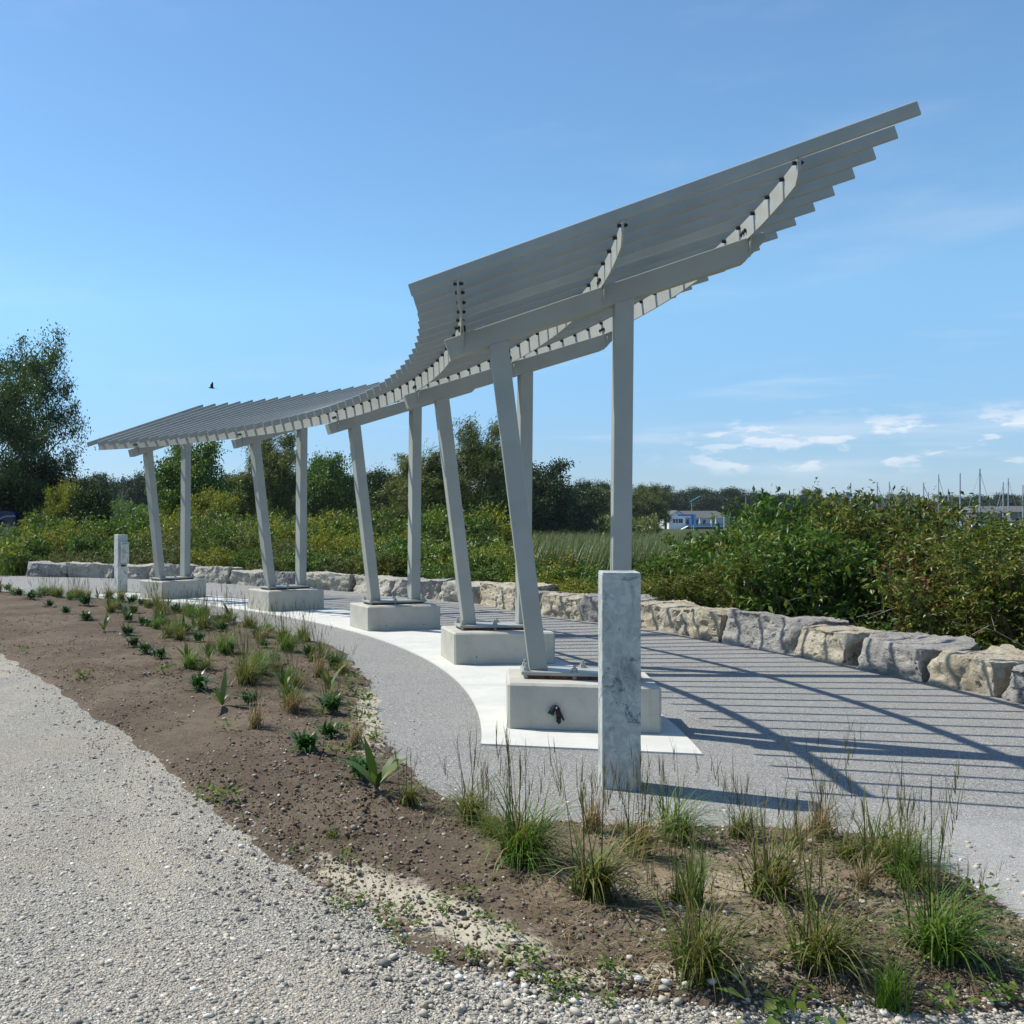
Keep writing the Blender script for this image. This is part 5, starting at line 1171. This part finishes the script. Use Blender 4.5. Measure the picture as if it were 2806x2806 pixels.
def shed(name, u0, u1, v0, v1, Y, wm, lb, ridge=6):
    s = Y / F_PX; X0, X1 = (u0 - CX) * s, (u1 - CX) * s; z0, z1, z2 = H + (YH - v0) * s, H + (YH - v1 - ridge) * s, H + (YH - v1) * s
    r_o = empty(name, ((X0 + X1) / 2, Y + 4, z0)); tag(r_o, lb, "building")
    child("wall", MB().box(((X0 + X1) / 2, Y + 4, (z0 + z1) / 2), (X1 - X0, 8, z1 - z0)).mesh("wall"), wm, r_o, Matrix(), True)
    child("roof", MB().poly([(X0 - .3, Y - .4, z1 - .05), (X1 + .3, Y - .4, z1 - .05), (X1 - .5, Y + 4, z2), (X0 + .5, Y + 4, z2), (X0 - .3, Y + 8.4, z1 - .05), (X1 + .3, Y + 8.4, z1 - .05)], [(0, 1, 2, 3), (3, 2, 5, 4), (0, 3, 4), (1, 5, 2)]).mesh("roof"), GRF, r_o, Matrix(), True)
shed("outbuilding", 2060, 2100, 1440, 1402, 250, CWL, "low grey-roofed building right of the clubhouse, half hidden by shrubs")
shed("boat_shed", 2676, 2765, 1445, 1386, 220, plain("weathered_boards", (0.16, 0.14, 0.135), .9), "weathered grey boat shed behind the tallest mast", 18)
shed("boat_shed", 2768, 2860, 1445, 1386, 225, plain("grey_boards", (0.20, 0.19, 0.185), .9), "grey boat shed at the right edge of the picture", 16)
aY = 420; s_ = aY / F_PX; ap = empty("apartment_block", ((2315 - CX) * s_, aY, -1)); tag(ap, "flat-roofed blue-grey block on the horizon above the shrubs", "building"); ABL = plain("blue_grey_cladding", (0.20, 0.27, 0.33), .6)
child("wall", MB().box(((2306 - CX) * s_, aY + 6, H + (YH - 1390) * s_), (24 * s_, 12, 52 * s_)).mesh("wall"), ABL, ap, Matrix(), True)
child("wall", MB().box(((2326 - CX) * s_, aY + 6, H + (YH - 1383) * s_), (16 * s_, 12, 66 * s_)).mesh("wall"), ABL, ap, Matrix(), True)
# ------------------------------------------------------------------ sailboats laid up behind the shrubs
ALU = plain("mast_aluminium", (0.34, 0.37, 0.40), .4, .3, .06); HUL = plain("white_hull", (0.72, 0.72, 0.70), .35)
masts = [(2331, 1324, 0), (2404, 1322, 1), (2437, 1321, 1), (2485, 1335, 1), (2506, 1352, 0), (2531, 1323, 1), (2544, 1349, 0), (2572, 1301, 1), (2599, 1340, 0), (2631, 1297.5, 0), (2685, 1285, 2), (2749, 1322, 1), (2763, 1311, 2), (2803, 1330, 0)]
for i, (u, tv, st) in enumerate(masts):
    Ym = 165 + (i * 37 % 5) * 9; s = Ym / F_PX; x = (u - CX) * s; zt = H + (YH - tv) * s; zg = -1.0; hd = zg + 1.1; q = random.Random(i + 50)
    r_o = empty("sailboat", (x, Ym, zg)); rank = sorted(masts).index(masts[i])
    tag(r_o, "sailboat with a %s mast above the shrubs, %s mast from the left" % ({True: "tall", False: "bare"}[tv < 1315], ordn[rank]), "sailboat", "sailboats laid up behind the shrubs")
    lx, wy = 3.6, 1.2; prof = [(-lx, .0), (-lx * .7, .75), (0, 1.2), (lx * .6, .8), (lx, .02)]
    V = []; 
    for px_, py_ in prof: V += [(x + px_, Ym - py_, hd), (x + px_ * .92, Ym - py_ * .55, zg + .55), (x + px_ * .88, Ym, zg + .25), (x + px_ * .92, Ym + py_ * .55, zg + .55), (x + px_, Ym + py_, hd)]
    Fh = []
    for a in range(4):
        for b in range(4): Fh.append((5 * a + b, 5 * a + b + 1, 5 * a + b + 6, 5 * a + b + 5))
        Fh.append((5 * a, 5 * a + 5, 5 * a + 9, 5 * a + 4))
    child("hull", MB().poly(V, Fh).mesh("hull"), HUL, r_o, Matrix(), True)
    child("cabin", MB().box((x - .4, Ym, hd + .22), (2.6, 1.3, .44)).mesh("cabin", .08, 2), HUL, r_o, Matrix(), True)
    child("keel", MB().box((x, Ym, zg + .12), (1.4, .25, .5)).mesh("keel"), HUL, r_o, Matrix(), True)
    child("mast", MB().tube([(x, Ym, hd - .2), (x, Ym, zt)], [.12 if tv > 1300 else .16, .09 if tv > 1300 else .11], 7).tube([(x - .12, Ym, zt), (x + .25, Ym, zt + .06)], .02, 4).mesh("mast"), ALU, r_o, Matrix(), True)
    child("boom", MB().tube([(x, Ym, hd + .9), (x + 2.6, Ym - .3, hd + .95)], .05, 6).mesh("boom"), ALU, r_o, Matrix(), True)
    if st: child("forestay", MB().tube([(x, Ym, zt - .4), (x + (2.2 if u != 2749 else -2.2), Ym - .5, hd + .5)], .045 if st == 1 else .03, 5).mesh("forestay"), ALU, r_o, Matrix(), True)
    if st == 2: child("forestay", MB().tube([(x, Ym, zt - .4), (x - 3.0, Ym - .5, hd + .5)], .025, 5).mesh("forestay"), ALU, r_o, Matrix(), True)
    child("spreader", MB().tube([(x - .55, Ym, hd + (zt - hd) * .55), (x + .55, Ym, hd + (zt - hd) * .55)], .03, 4).mesh("spreader"), ALU, r_o, Matrix(), True)

# ------------------------------------------------------------------ pickup truck whose cab shows at the left edge
TY = 47.0; ts = TY / F_PX; tx = (41 - CX) * ts; NAVY = plain("navy_paint", (0.018, 0.02, 0.10), .25); SILV = plain("pale_blue_grey_paint", (0.30, 0.34, 0.36), .3, .2); TGL = plain("tinted_glass", (0.03, 0.05, 0.085), .08); TYR = plain("tyre_rubber", (.02, .02, .02), .8); CHR = plain("pale_trim", (0.62, 0.58, 0.66), .3)
gz = float(terrain_z(tx, TY)); tr = empty("pickup_truck", (tx - 1.6, TY, gz)); tag(tr, "dark blue roofed pickup with pale lower body, parked at the left edge behind the bushes", "pickup truck")
tz = lambda v: H + (YH - v) * ts
zr0, zw1, zw0 = tz(1399), tz(1416), tz(1443)
low = MB().prism([(-3.9, gz + .42), (1.9, gz + .42), (1.95, gz + 1.05), (0.0, gz + 1.1), (0.0, zw0), (-1.5, zw0), (-3.2, zw0 - .12), (-3.85, gz + .95)], TY, TY + 1.9); 
M0 = Matrix.Translation((tx, 0, 0)); child("body", low.mesh("body", .04, 2), SILV, tr, M0, True)
child("cab", MB().prism([(0, zw0 + .002), (0.0, zw1 + .12), (-.12, zr0 - .05), (-.35, zr0), (-1.2, zr0), (-1.45, zr0 - .08), (-1.95, zw0 + .002)], TY + .06, TY + 1.84).mesh("cab", .03, 2), NAVY, tr, M0, True)
child("window", MB().prism([(-.14, zw0 + .02), (-.10, zw1), (-.50, zw1 - .005), (-.75, zw1 - .12), (-1.1, zw0 + .02)], TY + .035, TY + .058).mesh("window"), TGL, tr, M0, True)
child("window_trim", MB().tube([(0.0, TY + .03, zw1 + .03), (-.40, TY + .03, zw1 + .03), (-.58, TY + .03, zw1 - .03), (-.80, TY + .03, zw1 - .16), (-1.0, TY + .03, zw0 + .1)], .022, 5).mesh("window_trim"), CHR, tr, M0, True)
child("mirror", MB().box((-.66, TY - .17, zw0 + .16), (.22, .14, .30)).mesh("mirror", .04, 2), BLACK, tr, M0, True)
child("door_handle", MB().box((-.25, TY - .02, zw0 - .28), (.2, .04, .05)).mesh("door_handle", .01, 1), BLACK, tr, M0, True)
for wx in (-2.9, 1.1):
    for wy_ in (TY + .05, TY + 1.62):
        w_ = child("wheel", MB().tube([(wx, wy_, gz + .38), (wx, wy_ + .24, gz + .38)], .38, 20).mesh("wheel"), TYR, tr, M0, True)
        child("rim", MB().tube([(wx, wy_ - .004, gz + .38), (wx, wy_ + .02, gz + .38)], .22, 16).mesh("rim"), SILV, w_, M0, True)

# ------------------------------------------------------------------ bird in flight
by = 42.0; bs_ = by / F_PX; bx, bz_ = (580 - CX) * bs_, H + (YH - 1063) * bs_
mb = MB(); mb.tube([(.14, 0, -.02), (.06, 0, .0), (-.03, 0, .008), (-.10, 0, .01), (-.125, 0, .012)], [.004, .028, .034, .02, .004], 8)
mb.poly([(.13, -.01, -.02), (.22, -.045, -.045), (.22, .045, -.045), (.13, .01, -.015)], [(0, 1, 2, 3)])
bird = empty("bird", (bx, by, bz_), .2); tag(bird, "small dark bird flying with raised wings above the far end of the pergola", "bird")
BRD = plain("dark_feathers", (.03, .028, .028), .7); child("body", mb.mesh("body", 0, 0, True), BRD, bird)
for sx in (-1, 1):
    w_ = MB(); w_.poly([(-.02, sx * .02, .01), (.07, sx * .02, .01), (.05, sx * .14, .09), (-.05, sx * .13, .09), (.04, sx * .24, .20), (-.01, sx * .26, .21), (-.02, sx * .02, .002), (.07, sx * .02, .002), (.05, sx * .14, .083), (-.05, sx * .13, .083), (.04, sx * .24, .196), (-.01, sx * .26, .206)],
        [(0, 1, 2, 3), (3, 2, 4, 5), (7, 6, 9, 8), (8, 9, 11, 10)]); child("wing", w_.mesh("wing"), BRD, bird)

# ------------------------------------------------------------------ the air between here and the far shore
hm_ = bpy.data.materials.new("haze"); hm_.use_nodes = True
hn = hm_.node_tree.nodes; hn.remove(hn["Principled BSDF"]); pv = hn.new("ShaderNodeVolumePrincipled")
pv.inputs["Color"].default_value = (0.80, 0.88, 1.0, 1); pv.inputs["Density"].default_value = 0.00014; pv.inputs["Anisotropy"].default_value = 0.2
hm_.node_tree.links.new(pv.outputs[0], hn["Material Output"].inputs["Volume"])
o = add("haze", MB().box((0, 0, 7.5), (6600, 6600, 19.0)).mesh("haze"), hm_); tag(o, kind="stuff")
